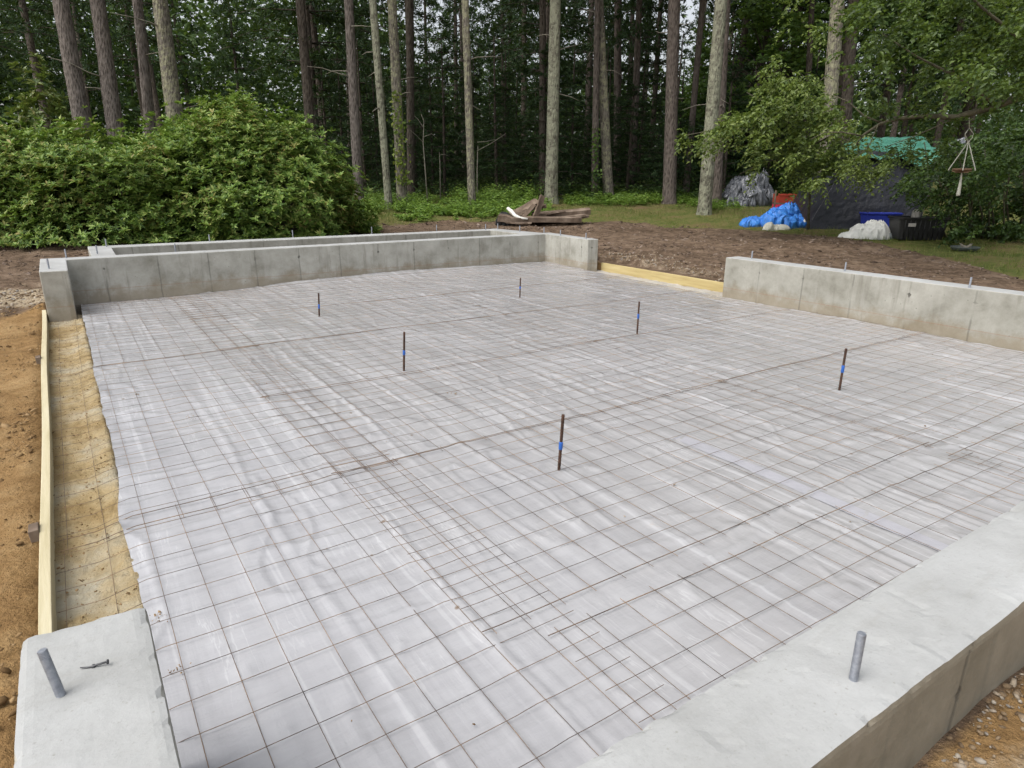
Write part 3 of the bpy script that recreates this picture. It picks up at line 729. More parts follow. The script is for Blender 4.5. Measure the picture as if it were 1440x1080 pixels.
# ------------------------------------------------------------------ loose stones, clods, crumbs
_ico_v = None
def ico():
    global _ico_v
    if _ico_v is None:
        bm = bmesh.new(); bmesh.ops.create_icosphere(bm, subdivisions=1, radius=1)
        _ico_v = (np.array([v.co[:] for v in bm.verts]), np.array([[v.index for v in f.verts] for f in bm.faces])); bm.free()
    return _ico_v
def rocks(name, P, S, mat, seed, flat=.6, stretch=1.0, smooth=False):
    rg = np.random.default_rng(seed); v, f = ico(); n = len(P)
    q = rg.normal(size=(n, 4)); q /= np.linalg.norm(q, axis=1)[:, None]
    a = rg.uniform(0, 2*math.pi, n)
    vv = v[None]*(1+rg.uniform(-.28, .28, (n, len(v), 1)))
    sc = np.stack([rg.uniform(.8, 1.3, n)*stretch, rg.uniform(.6, 1, n), rg.uniform(.5, 1, n)*flat], -1)
    vv = vv*sc[:, None, :]*np.asarray(S)[:, None, None]
    c, s = np.cos(a)[:, None], np.sin(a)[:, None]
    tilt = rg.normal(0, .3, n)[:, None]
    x, y, z = vv[..., 0], vv[..., 1], vv[..., 2]
    z2 = z + x*tilt
    out = np.stack([x*c-y*s, x*s+y*c, z2], -1) + np.asarray(P)[:, None, :]
    F = (f[None]+np.arange(n)[:, None, None]*len(v)).reshape(-1, 3)
    return link(name, fastmesh(name, out.reshape(-1, 3), F, mat, smooth))
def on_ground(x, y): return terrain(x, y) + (fbm(x*3.1, y*3.1, 21)-.5)*.07*.9 + (fbm(x*9, y*9, 22)-.5)*.03*.9
def scatter(n, x0, x1, y0, y1, dens=None, seed=0):
    rg = np.random.default_rng(seed); x = rg.uniform(x0, x1, n); y = rg.uniform(y0, y1, n)
    if dens is not None:
        k = rg.uniform(size=n) < dens(x, y); x = x[k]; y = y[k]
    return x, y
rg = np.random.default_rng(5)
x, y = scatter(9000, 1.1, 4.6, -.30, .478, lambda x, y: np.clip(1.1-(.47-y)/.40, .12, 1)*(.25+.75*(fbm(x*4, y*4, 80) > .48)), 1)
tag(rocks('gravel', np.stack([x, y, on_ground(x, y)+.004], -1), np.minimum(rg.lognormal(math.log(.0055), .5, len(x)), .014), M['stone'], 1, .75), 'tan and grey gravel stones on the soil at the foot of the near wall', 'gravel', None, 'stuff')
x, y = scatter(5200, -5.5, -.30, 8.9, 11.8, lambda x, y: np.exp(-((y-10.1+.25*x)/.62)**2), 2)
tag(rocks('gravel', np.stack([x, y, on_ground(x, y)+.004], -1), rg.uniform(.010, .028, len(x)), M['stone'], 2, .7), 'bed of pale tan gravel stones left of the concrete pier', 'gravel', None, 'stuff')
x, y = scatter(1500, 7.65, 8.9, 5.4, 9.2, lambda x, y: np.exp(-((x-8.05)/.4)**2)*.8, 3)
tag(rocks('gravel', np.stack([x, y, on_ground(x, y)+.004], -1), rg.uniform(.007, .022, len(x)), M['stone'], 3, .7), 'loose gravel stones behind the yellow form board', 'gravel', None, 'stuff')
# soil clods and chips over the bare earth
lat = rg.uniform(-14, 16, 26000); D = rg.uniform(8.5, 18, 26000)
P = lat[:, None]*RH + D[:, None]*FH
k = (D < grass_line(lat)+.2) & ~((P[:, 0] > -.5) & (P[:, 0] < 7.9) & (P[:, 1] < 11.7)) & ~((P[:, 0] < -.2) & (P[:, 1] < 11.2)) & (rg.uniform(size=len(lat)) < .25+1.1*np.clip(fbm(P[:, 0]*1.2, P[:, 1]*1.2, 82)-.35, 0, 1)*2)
P = P[k]
tag(rocks('soil_clods', np.stack([P[:, 0], P[:, 1], on_ground(P[:, 0], P[:, 1])+.004], -1), np.minimum(rg.lognormal(math.log(.012), .5, len(P)), .045), M['clod'], 4, .6, 1.5), 'brown clods and bits of root over the bare soil beyond the walls', 'soil', None, 'stuff')
x, y = scatter(15000, -2.6, -.34, 1.0, 9.6, lambda x, y: .12+.88*(fbm(x*2.2, y*2.2, 84) > .5), 6)
tag(rocks('sand_lumps', np.stack([x, y, on_ground(x, y)], -1), np.minimum(rg.lognormal(math.log(.0065), .55, len(x)), .028), M['sandcrumb'], 5, .6), 'small lumps on the orange sand left of the pale board', 'sand', None, 'stuff')
# crumbs on the strip and dropped on the plastic
x1, y1 = scatter(2600, -.27, .03, 1.75, 8.8, None, 7); z1 = np.full(len(x1), -.040)
pc = [(.06, 2.44), (.07, 2.40), (.085, 2.1), (.06, 1.36), (.075, 1.25), (.5, 4.6), (.25, 5.3), (.33, 6.0), (1.1, 5.1), (2.2, 4.1)]
xx = []; yy2 = []
for cx, cy in pc:
    n = random.randint(10, 18); xx += list(rg.normal(cx, .02, n)); yy2 += list(rg.normal(cy, .028, n))
n = 190; xx += list(rg.uniform(.1, 7.1, n)); yy2 += list(rg.uniform(.9, 9.5, n))
xx = np.array(xx); yy2 = np.array(yy2); zz = plast_z(xx, yy2)+.008
o = rocks('dirt_crumbs', np.stack([np.r_[x1, xx], np.r_[y1, yy2], np.r_[z1, zz]], -1), np.r_[np.minimum(rg.lognormal(math.log(.0025), .5, len(x1)), .007), np.minimum(rg.lognormal(math.log(.0022), .5, len(xx)), .0065)], M['sandcrumb'], 6, .6, 1.2)
tag(o, 'crumbs of sandy dirt dropped on the plastic and the footing strip', 'dirt', None, 'stuff')
# ------------------------------------------------------------------ foliage generators
def unit(v): return v/(np.linalg.norm(v, axis=-1, keepdims=True)+1e-9)
def leaves(P, d, nrm, L, Wd, fold=.25, droop=.15):
    """diamond leaves folded on the midrib: 4 verts, 2 tris each"""
    d = unit(d); s = unit(np.cross(d, nrm)); n = np.cross(s, d)
    L = np.asarray(L)[:, None]; Wd = np.asarray(Wd)[:, None]
    mid = P + d*L*.48
    v1 = mid + s*Wd*.5 + n*Wd*fold; v3 = mid - s*Wd*.5 + n*Wd*fold
    v2 = P + d*L - n*L*droop
    V = np.stack([P, v1, v2, v3], 1)
    i = np.arange(len(P))[:, None]*4
    F = np.concatenate([i+0, i+1, i+2, i+0, i+2, i+3], 1).reshape(-1, 3)
    return V.reshape(-1, 3), F
class Foliage:
    def __init__(s): s.V = []; s.F = []; s.n = 0; s.mi = []
    def add(s, V, F, m=0):
        s.V.append(V); s.F.append(F+s.n); s.n += len(V); s.mi.append(np.full(len(F), m, np.int32))
    def stick(s, pts, r0, r1, m=1):
        pts = np.asarray(pts); n = len(pts); t = unit(np.gradient(pts, axis=0))
        a = np.tile(np.array([.31, .22, .92]), (n, 1)); u = unit(np.cross(t, a)); w = np.cross(t, u)
        r = np.linspace(r0, r1, n)[:, None]
        ring = np.stack([pts+r*u, pts+r*(-.5*u+.87*w), pts+r*(-.5*u-.87*w)], 1).reshape(-1, 3)
        i = np.arange(n-1)[:, None]*3; F = []
        for k in range(3):
            k2 = (k+1) % 3
            F.append(np.concatenate([i+k, i+k2, i+3+k2], 1)); F.append(np.concatenate([i+k, i+3+k2, i+3+k], 1))
        s.add(ring, np.concatenate(F), m)
    def mesh(s, name, mat, mat2=None):
        me = fastmesh(name, np.concatenate(s.V), np.concatenate(s.F), mat)
        if mat2:
            me.materials.append(mat2)
            me.polygons.foreach_set('material_index', np.concatenate(s.mi))
        return me
def twigs(fo, S, d, length, nl, L, Wd, rg, hang=.35, up=.6, stick=True, jl=.25):
    """leafy twigs starting at S (n,3) heading d, nl leaves alternate on each"""
    n = len(S); d = unit(d)
    t = np.linspace(.12, 1.0, nl)[None, :, None]
    ln = (length*rg.uniform(.6, 1.25, n))[:, None, None]
    sag = np.array([0, 0, -1.])*(hang*ln*t**2)
    P = S[:, None, :] + d[:, None, :]*ln*t + sag
    side = unit(np.cross(d, np.array([0, 0, 1.]))+1e-3)[:, None, :]
    sg = np.where(np.arange(nl) % 2 == 0, 1, -1)[None, :, None]
    ld = d[:, None, :]*.55 + side*sg*.9 + rg.normal(0, jl, (n, nl, 3)) + np.array([0, 0, -.25])
    nr = np.array([0, 0, up]) + rg.normal(0, .4, (n, nl, 3)) - FHN*.25
    k = n*nl
    V, F = leaves(P.reshape(-1, 3), ld.reshape(-1, 3), nr.reshape(-1, 3), L*rg.uniform(.65, 1.2, k), Wd*rg.uniform(.7, 1.2, k))
    fo.add(V, F)
FHN = np.array([FH[0], FH[1], 0])

def pine_crown(seed, H=8.0, Rm=2.6, nt=15, tuft=6):
    rg = np.random.default_rng(seed); fo = Foliage()
    z = .1
    PP = []; DD = []
    while z < H:
        rl = Rm*(1-.85*(z/H)**1.3)*rg.uniform(.7, 1.1)
        nb = rg.integers(4, 7); a0 = rg.uniform(0, 6.28)
        for b in range(nb):
            a = a0 + b*6.283/nb + rg.normal(0, .25); ln = rl*rg.uniform(.55, 1.15)
            t = np.linspace(0, 1, 6)
            pts = np.stack([np.cos(a)*ln*t, np.sin(a)*ln*t, z + ln*(.18*t-.30*t**2) + rg.normal(0, .02, 6)], -1)
            fo.stick(pts, .022, .006)
            n = int(nt*ln/Rm*1.6)+4
            tt = rg.uniform(.25, 1.02, n)
            c = np.stack([np.cos(a)*ln*tt, np.sin(a)*ln*tt, z + ln*(.18*tt-.30*tt**2)], -1)
            lat = rg.normal(0, .20*ln*(.5), n)
            c[:, 0] += -np.sin(a)*lat; c[:, 1] += np.cos(a)*lat; c[:, 2] += rg.normal(.02, .06, n) - .15*np.abs(lat)
            PP.append(c); DD.append(np.stack([np.cos(a)+rg.normal(0, .5, n), np.sin(a)+rg.normal(0, .5, n), rg.normal(.1, .3, n)], -1))
        z += rg.uniform(.38, .75)
    P = np.concatenate(PP); d = np.concatenate(DD)
    P = np.repeat(P, tuft, 0); d = np.repeat(unit(d), tuft, 0) + rg.normal(0, .65, (len(P), 3))
    nr = rg.normal(0, 1, (len(P), 3)) + np.array([0, 0, .8])
    V, F = leaves(P, d, nr, .23*rg.uniform(.7, 1.3, len(P)), .042*rg.uniform(.7, 1.4, len(P)), .1, .1)
    fo.add(V, F)
    return fo.mesh('pine_crown', M['needle'], M['bark_dark'])
def broad_crown(seed, mat, rx=1.9, H=5.0, nb=95, L=.155):
    rg = np.random.default_rng(seed); fo = Foliage()
    q = unit(rg.normal(size=(nb, 3))); rad = rg.uniform(.45, 1.0, nb)**.6
    lump = 1 + .35*(rg.uniform(size=nb)-.5)
    C = q*rad[:, None]*lump[:, None]*np.array([rx, rx, H/2]) + np.array([0, 0, H/2])
    for c in C:
        a = np.array([0, 0, c[2]*.75]); t = np.linspace(0, 1, 5)[:, None]
        pts = a*(1-t)+c*t + np.array([0, 0, .25])*(t*(1-t)); fo.stick(pts, .018, .005)
    m = 11
    S = np.repeat(C, m, 0) + rg.normal(0, .13, (nb*m, 3))
    out = unit(np.repeat(C-np.array([0, 0, H*.4]), m, 0)) + rg.normal(0, .75, (nb*m, 3)); out[:, 2] *= .5
    twigs(fo, S, out, .46, 9, L, L*.60, rg, .3)
    return fo.mesh('leafy_crown', mat, M['bark_dark'])
PINE = [pine_crown(s) for s in (1, 2, 3)]
PINE_OPEN = [pine_crown(s, 7.0, 2.3, 9, 5) for s in (4, 5)]
BROAD = [broad_crown(11, M['broad']), broad_crown(12, M['broad'], 1.7, 4.6), broad_crown(13, M['broad_blue']), broad_crown(14, M['broad_blue'], 2.1, 5.4)]

def trunk_mesh(axis_pts, radii, mat, seed, n=14):
    """bark tube through axis points, with a flared, lumpy outline"""
    rg = np.random.default_rng(seed); m = 46
    axis_pts = np.asarray(axis_pts); s = np.linspace(0, 1, len(axis_pts)); t = np.linspace(0, 1, m)**1.25
    C = np.stack([np.interp(t, s, axis_pts[:, k]) for k in range(3)], -1); r = np.interp(t, s, radii)
    a = np.linspace(0, 2*math.pi, n, endpoint=False)
    h = C[:, 2]-C[0, 2]
    rr = r[:, None]*(1 + .10*(fbm(a[None]*1.1+seed, h[:, None]*1.3, seed)-.5) + .08*(noise2(a[None]*2.5, h[:, None]*5, seed+5)-.5))
    rr *= (1 + .38*np.exp(-h/.22))[:, None]*(1+.10*np.cos(a*4+seed)[None]*np.exp(-h/.3)[:, None])
    V = np.stack([C[:, None, 0]+rr*np.cos(a), C[:, None, 1]+rr*np.sin(a), np.repeat(C[:, None, 2], n, 1)], -1)
    i = np.arange(m-1)[:, None]*n; k = np.arange(n)[None]; k2 = (k+1) % n
    F = np.stack([i+k, i+k2, i+n+k2, i+n+k], -1).reshape(-1, 4)
    return V.reshape(-1, 3), F

def pine_tree(px0, py0, px1, wb, wt, mat, label, D=None, seed=0, group=None, dead=3, crown_z=9.0):
    rg = np.random.default_rng(seed+500)
    if D is None: p0, D = ground_at(px0, py0)
    P0 = W(px0, py0, D); P1 = W(px1, 0, D)
    ax = (P1-P0)/(P1[2]-P0[2])
    gz = float(terrain(P0[0], P0[1]))
    base = P0 + ax*(gz-.12-P0[2])
    def rad(P, w): return .91*w*((P-CAM) @ _f)/FPX/2
    r0 = rad(P0, wb); r1 = rad(P1, wt); top = base + ax*17.5
    top[:2] = base[:2] + (top[:2]-base[:2])*.75
    root = empty('pine_tree', base+np.array([0, 0, .12])); tag(root, label, 'tree', group)
    hs = [base, P0 if P0[2] > base[2]+.3 else base+ax*.5, P1, (P1+top)/2, top]
    V, F = trunk_mesh([q-base-np.array([0, 0, .12]) for q in hs], [r0*1.03, r0, r1, r1*.72, .05], mat, seed)
    link('trunk', fastmesh('trunk', V, F, mat, True), root)
    for k in range(dead):
        z = rg.uniform(2.6, 6.2); q = base+ax*z; a = rg.uniform(0, 6.28); ln = rg.uniform(.35, 1.3)
        d = np.array([math.cos(a), math.sin(a), rg.uniform(-.15, .5)])
        mb = MB(); tt = [0, .3, .65, 1]
        pts = [q-base-np.array([0, 0, .12]) + d*ln*t + np.array([rg.normal(0, .03), rg.normal(0, .03), -.12*t*t+rg.normal(0, .02)]) for t in tt]
        mb.tube(pts, [.020, .014, .010, .004], 6)
        mb.build('dead_branch', M['twig'], root, True)
    c = link('crown', PINE[seed % 3], root)
    cz = max(crown_z, 0)
    q = base+ax*cz - (base+np.array([0, 0, .12]))
    c.location = q; c.rotation_euler = (0, 0, rg.uniform(0, 6)); s = rg.uniform(1.05, 1.3)*(.55 if seed < 10 else .85); c.scale = (s*1.15, s*1.15, (17.8-cz)/8.0)
    return root

TREES = [
 (118, 185, 85, 26, 22, 'bark_brown', 'brown pine trunk leaning left, leftmost behind the big shrubs', 17.5, 9),
 (162, 180, 137, 24, 21, 'bark_brown', 'brown pine trunk second from left, standing behind the big shrubs', 17.8, 9),
 (212, 185, 193, 17, 14, 'bark_brown', 'slender brown pine trunk left of the lichen spotted one behind the shrubs', 19.0, 9),
 (248, 180, 225, 25, 22, 'bark_grey', 'thick pine trunk spotted with yellow lichen behind the big shrubs', 17.6, 9),
 (437, 185, 422, 15, 14, 'bark_dark', 'dark spotted pine trunk rising behind the right end of the shrubs', 20.5, 8),
 (503, 245, 490, 15, 14, 'bark_brown', 'dull brown pine trunk just left of the slim pale lichen trunk', 20.0, 8.5),
 (547, 294, 524, 11, 11.5, 'bark_lichen', 'slim pale lichen covered trunk leaning left beside the vine wrapped pine', None, 9),
 (566, 287, 551, 16, 14, 'bark_grey', 'pine trunk wrapped in yellow green vine leaves', None, 9),
 (664, 292, 654, 12, 11.5, 'bark_grey', 'grey barked pine trunk standing alone left of the lumber pile', None, 9),
 (775, 287, 781, 20, 17, 'bark_lichen', 'pale straight pine trunk with dead branch stubs right behind the lumber pile', None, 9),
 (856, 281, 842, 16, 14, 'bark_grey', 'grey brown pine trunk crossing a thinner trunk that carries vine', None, 9),
 (836, 281, 840, 11, 9, 'bark_red', 'thin reddish trunk with vine on its foot crossing a thicker pine', None, 9),
 (868, 270, 869, 12, 11, 'bark_red', 'dark reddish pine trunk right of the crossing pair', None, 8),
 (941, 287, 948, 20, 18, 'bark_red', 'red brown pine trunk with lichen on its upper half, at the grass edge', None, 9),
 (990, 302, 1014, 20, 19, 'bark_lichen', 'pale lichen covered trunk leaning right beside the grey tarp heap', None, 9),
 (1007, 285, 1021, 15, 13, 'bark_red', 'brown trunk standing right behind the pale leaning trunk', 20.5, 8),
 (1164, 185, 1178, 22, 20, 'bark_grey', 'grey brown pine trunk standing behind the tent at its left corner', 17.5, 9),
 (1188, 183, 1200, 18, 16, 'bark_dark', 'dark pine trunk close behind the grey brown one by the tent', 20.0, 8),
 (1137, 110, 1142, 9, 8, 'bark_dark', 'thin dark trunk seen through leaves left of the tent pines', 23.0, 7),
 (763, 262, 763, 11, 10, 'bark_dark', 'dark trunk half hidden behind the pale stubby pine', 23.5, 7),
]
roots = []
for i, (a, b, c, wb, wt, mt, lab, D, cz) in enumerate(TREES):
    roots.append(pine_tree(a, b, c, wb, wt, M[mt], lab, D, i+1, 'pines along the edge of the woods', 2 if i < 5 else 3, cz))

# trees deeper in the woods: copies of four prototypes
def deep_proto(seed):
    root = empty('pine_tree', (0, 0, 0))
    rg = np.random.default_rng(seed)
    dx, dy = rg.normal(0, .25, 2)
    V, F = trunk_mesh([(0, 0, -.2), (dx*.3, dy*.3, 5), (dx, dy, 16.5)], [.15, .125, .04], None, seed, 9)
    link('trunk', fastmesh('trunk', V, F, M['bark_dark'] if seed % 2 else M['bark_red'], True), root)
    c = link('crown', (PINE_OPEN+PINE)[seed % 5], root); c.location = (dx*.6, dy*.6, 6.2); c.scale = (1.05, 1.05, 1.32)
    return root
protos = [deep_proto(s) for s in range(5)]
def copy_tree(o):
    c = o.copy(); COL.objects.link(c)
    for ch in o.children:
        d = ch.copy(); COL.objects.link(d); d.parent = c
    return c
rg = np.random.default_rng(77)
spots = []
for k in range(150):
    D = rg.uniform(23, 52); px = rg.uniform(-60, 1330)
    if px < 430 and rg.uniform() < .45: continue
    pl_ = plan((px-720)/FPX*D, D)
    if all(np.hypot(*(pl_-q)) > 1.9 for q, _ in spots): spots.append((pl_, D))
spots = spots[:60]
cnt = 0
for i, (q, D) in enumerate(spots):
    o = protos[i % 5] if i < 5 else copy_tree(protos[i % 5])
    o.location = (q[0], q[1], float(terrain(q[0], q[1]))); o.rotation_euler = (rg.normal(0, .015), rg.normal(0, .015), rg.uniform(0, 6.28))
    s = rg.uniform(.75, 1.25); o.scale = (s, s, rg.uniform(.92, 1.12))
    tag(o, 'thin dark pine among many standing deep in the shaded woods', 'tree', 'distant pines deep in the woods')
    cr = [c for c in o.children if c.name.startswith('crown')][0]
    low = rg.uniform(4.0, 7.0) if D < 36 else rg.uniform(3.4, 6.5)
    cr.location.z = low

# understory trees: leafy on the left, dark young pines toward the middle
def small_proto(mesh, mat, h):
    root = empty('small_tree', (0, 0, 0))
    V, F = trunk_mesh([(0, 0, -.1), (.05, .03, h*.5), (.1, .02, h)], [.06, .045, .015], None, 3, 8)
    link('trunk', fastmesh('trunk', V, F, mat, True), root)
    link('crown', mesh, root)
    return root
us = [small_proto(m, M['bark_dark'], 4.2) for m in BROAD]
left = [(-60, 20, 2.9, 0), (25, 19.5, 3.0, 1), (70, 21, 1.6, 0), (110, 22, 3.4, 1), (165, 22, 1.2, 2), (200, 22.5, 3.2, 0), (270, 22, 2.4, 2), (310, 23.5, 3.9, 3), (345, 22, 1.0, 3), (385, 23, 2.9, 2),
        (-20, 23, 5.2, 1), (95, 24, 5.4, 2), (190, 25, 5.6, 3), (285, 25, 5.6, 2), (365, 27, 6.0, 3), (430, 26, 2.6, 3), (30, 22, .7, 2), (250, 21.5, .3, 3), (420, 22.5, .4, 2),
        (-90, 25, 3.0, 0), (-10, 26, 6.6, 1), (50, 27, 3.0, 0), (130, 27, 6.8, 3), (160, 26, 3.4, 2), (235, 27, 3.6, 0), (240, 28, 7.2, 3), (330, 29, 4.6, 2), (330, 28, 7.4, 1), (410, 30, 5.0, 3), (60, 23.5, 1.8, 1), (150, 24, .6, 3), (320, 25, 1.2, 3), (460, 29, 6.4, 2), (480, 27, 3.8, 2), (600, 28, 4.8, 0), (560, 30, 3.4, 2), (640, 31, 5.6, 1), (1040, 26, 1.2, 1), (1090, 27, 2.5, 0), (1240, 22, 2.4, 0), (1300, 20, 2.2, 3), (1370, 19, 1.6, 2), (1440, 18.5, 2.6, 3), (1400, 22, 4.0, 0), (1320, 24, 4.6, 2), (1230, 26, 4.8, 3)]
for i, (px, D, z, k) in enumerate(left):
    lat = (px-720)/FPX*D; q = plan(lat, D)
    first = us[k] is not None and 'used' not in us[k]
    o = us[k] if first else copy_tree(us[k])
    if first: us[k]['used'] = 1
    gz = float(terrain(q[0], q[1]))
    o.location = (q[0], q[1], gz); o.rotation_euler = (0, 0, rg.uniform(0, 6.28))
    s = rg.uniform(1.05, 1.35)*(1.15 if D > 25 else 1)
    tr = [c for c in o.children if c.name.startswith('trunk')][0]; cr = [c for c in o.children if c.name.startswith('crown')][0]
    cr.location = (0, 0, z-.6); cr.scale = (s, s, s*rg.uniform(.9, 1.1)); tr.scale = (1, 1, (z+2.6)/4.2)
    lab = 'leafy green understory tree among others behind the shrubs and pines' if px < 700 else 'leafy green understory tree among others behind the tent side of the yard'
    tag(o, lab, 'tree', 'leafy understory trees' if px < 700 else 'leafy trees behind the tent')
    if 'used' in o: del o['used']
for o in us:
    if 'used' in o: del o['used']
yp = [small_proto(m, M['bark_dark'], 5.0) for m in PINE_OPEN]
for m_ in yp: m_.name = 'young_pine'
spots2 = []
for k in range(400):
    D = rg.uniform(22.5, 36); px = rg.uniform(440, 1130)
    q = plan((px-720)/FPX*D, D)
    if all(np.hypot(*(q-w)) > 1.5 for w in spots2): spots2.append(q)
spots2 = spots2[:62]
for i, q in enumerate(spots2):
    o = yp[i] if i < 2 else copy_tree(yp[i % 2])
    o.location = (q[0], q[1], float(terrain(q[0], q[1]))); o.rotation_euler = (0, 0, rg.uniform(0, 6.28))
    cr = [c for c in o.children if c.name.startswith('crown')][0]
    s = rg.uniform(.65, 1.0); cr.scale = (s, s, s*rg.uniform(.5, .85)); cr.location.z = rg.uniform(-.2, .8)
    tag(o, 'dark young pine filling the shade between the taller trunks', 'tree', 'dark young pines in the shade')

# far woods: one mass beyond the trees one can tell apart
n = 230000
lat = rg.uniform(-64, 62, n); D = rg.uniform(44, 66, n)
zt = rg.uniform(0, 1, n)**1.15*15
gap = fbm(lat*.30, zt*.55, 71, 3)
leftness = np.clip((-4-lat/D*50)/10, 0, 1)
open_ = np.clip((zt-5.5)/4, 0, 1)*(1-leftness)
keep = (rg.uniform(size=n) < np.clip(1.35-zt/(11+8*leftness), .25, 1)) & (gap < .62-.27*open_ + .3*(1-np.clip((zt-4)/3, 0, 1)) + .22*leftness)
lat = lat[keep]; D = D[keep]; zt = zt[keep]
P = np.concatenate([lat[:, None]*RH+D[:, None]*FH, (zt+terrain(*(lat[:, None]*RH+D[:, None]*FH).T))[:, None]], 1)
V, F = leaves(P, rg.normal(0, 1, (len(P), 3))*np.array([1, 1, .5]), rg.normal(0, 1, (len(P), 3)), rg.uniform(.25, .6, len(P)), rg.uniform(.13, .34, len(P)))
tag(link('far_woods', fastmesh('far_woods', V, F, M['far_leaf'])), 'far dark mass of woods closing the view between the trunks', 'woods', None, 'stuff')

# bare grey sapling in the gap right of the vine tree
def bare(px, py, pts2, label, D):
    b0 = W(px, py, D); b0[2] = float(terrain(b0[0], b0[1]))
    root = empty('bare_sapling', b0); tag(root, label, 'sapling')
    for k, line in enumerate(pts2):
        mb = MB(); pts = [W(a, b, D+dd)-b0 for a, b, dd in line]
        if k == 0: pts[0] = np.array([0, 0, -.05])
        mb.tube(pts, list(np.linspace(.022 if k == 0 else .010, .005, len(pts))), 6)
        mb.build('stem' if k == 0 else 'branch', M['twig'], root, True)
bare(601, 270, [[(601, 272, 0), (598, 240, 0), (595, 200, .1), (596, 170, .2), (592, 160, .2)], [(595, 200, .1), (585, 190, 0), (577, 183, -.2)], [(595, 193, .1), (607, 188, .2), (616, 196, .4)], [(596, 180, .15), (588, 168, .3), (583, 163, .3)]],
     'thin bare grey sapling in the dark gap right of the vine wrapped pine', 20.5)
bare(671, 250, [[(671, 285, 0), (671, 240, 0), (672, 205, 0)], [(671, 212, 0), (690, 202, -.2), (711, 188, -.4)], [(671, 200, 0), (684, 199, .1), (697, 196, .2)]],
     'leafless sapling with long slanting branch right of the lone grey trunk', 21.0)
bare(619, 270, [[(620, 275, 0), (619, 240, 0), (618, 214, 0)], [(618, 218, 0), (625, 217, .1), (632, 220, .2)]],
     'short leafless stem standing in the dark gap among the ground cover', 21.5)

# vines
def vine(px_axis, D, n, label, r, seed, mat):
    rg = np.random.default_rng(seed); fo = Foliage()
    P = []
    for k in range(n):
        t = rg.uniform()**1.2; (xa, ya), (xb, yb), w = px_axis
        x = xa+(xb-xa)*t + rg.normal(0, w)*(1-.3*t); y = ya+(yb-ya)*t
        P.append(W(x, y, D-r*rg.uniform(.6, 1.5)))
    P = np.array(P); d = rg.normal(0, 1, (n, 3))+np.array([0, 0, -.9]); nr = -FHN+rg.normal(0, .5, (n, 3))
    V, F = leaves(P, d, nr, rg.uniform(.07, .14, n), rg.uniform(.06, .10, n))
    b0 = P.mean(0); fo.add(V-b0, F)
    pts = []
    (xa, ya), (xb, yb), w = px_axis
    for t in np.linspace(-.1, 1, 12): pts.append(W(xa+(xb-xa)*t+3*math.sin(t*9), ya+(yb-ya)*t, D-r)-b0)
    fo.stick(np.array(pts), .012, .005)
    e = empty('climbing_vine', b0); tag(e, label, 'vine')
    link('leaves', fo.mesh('leaves', mat, M['limb']), e)
_, Dv = ground_at(566, 287)
vine(((566, 258), (556, 128), 6.5), Dv, 190, 'yellow green vine climbing the pine next to the slim pale trunk', .2, 91, M['vine'])
_, Dv = ground_at(836, 281)
vine(((837, 276), (838, 180), 4.0), Dv, 130, 'green vine on the foot of the thin reddish crossing trunk', .16, 92, M['broad'])

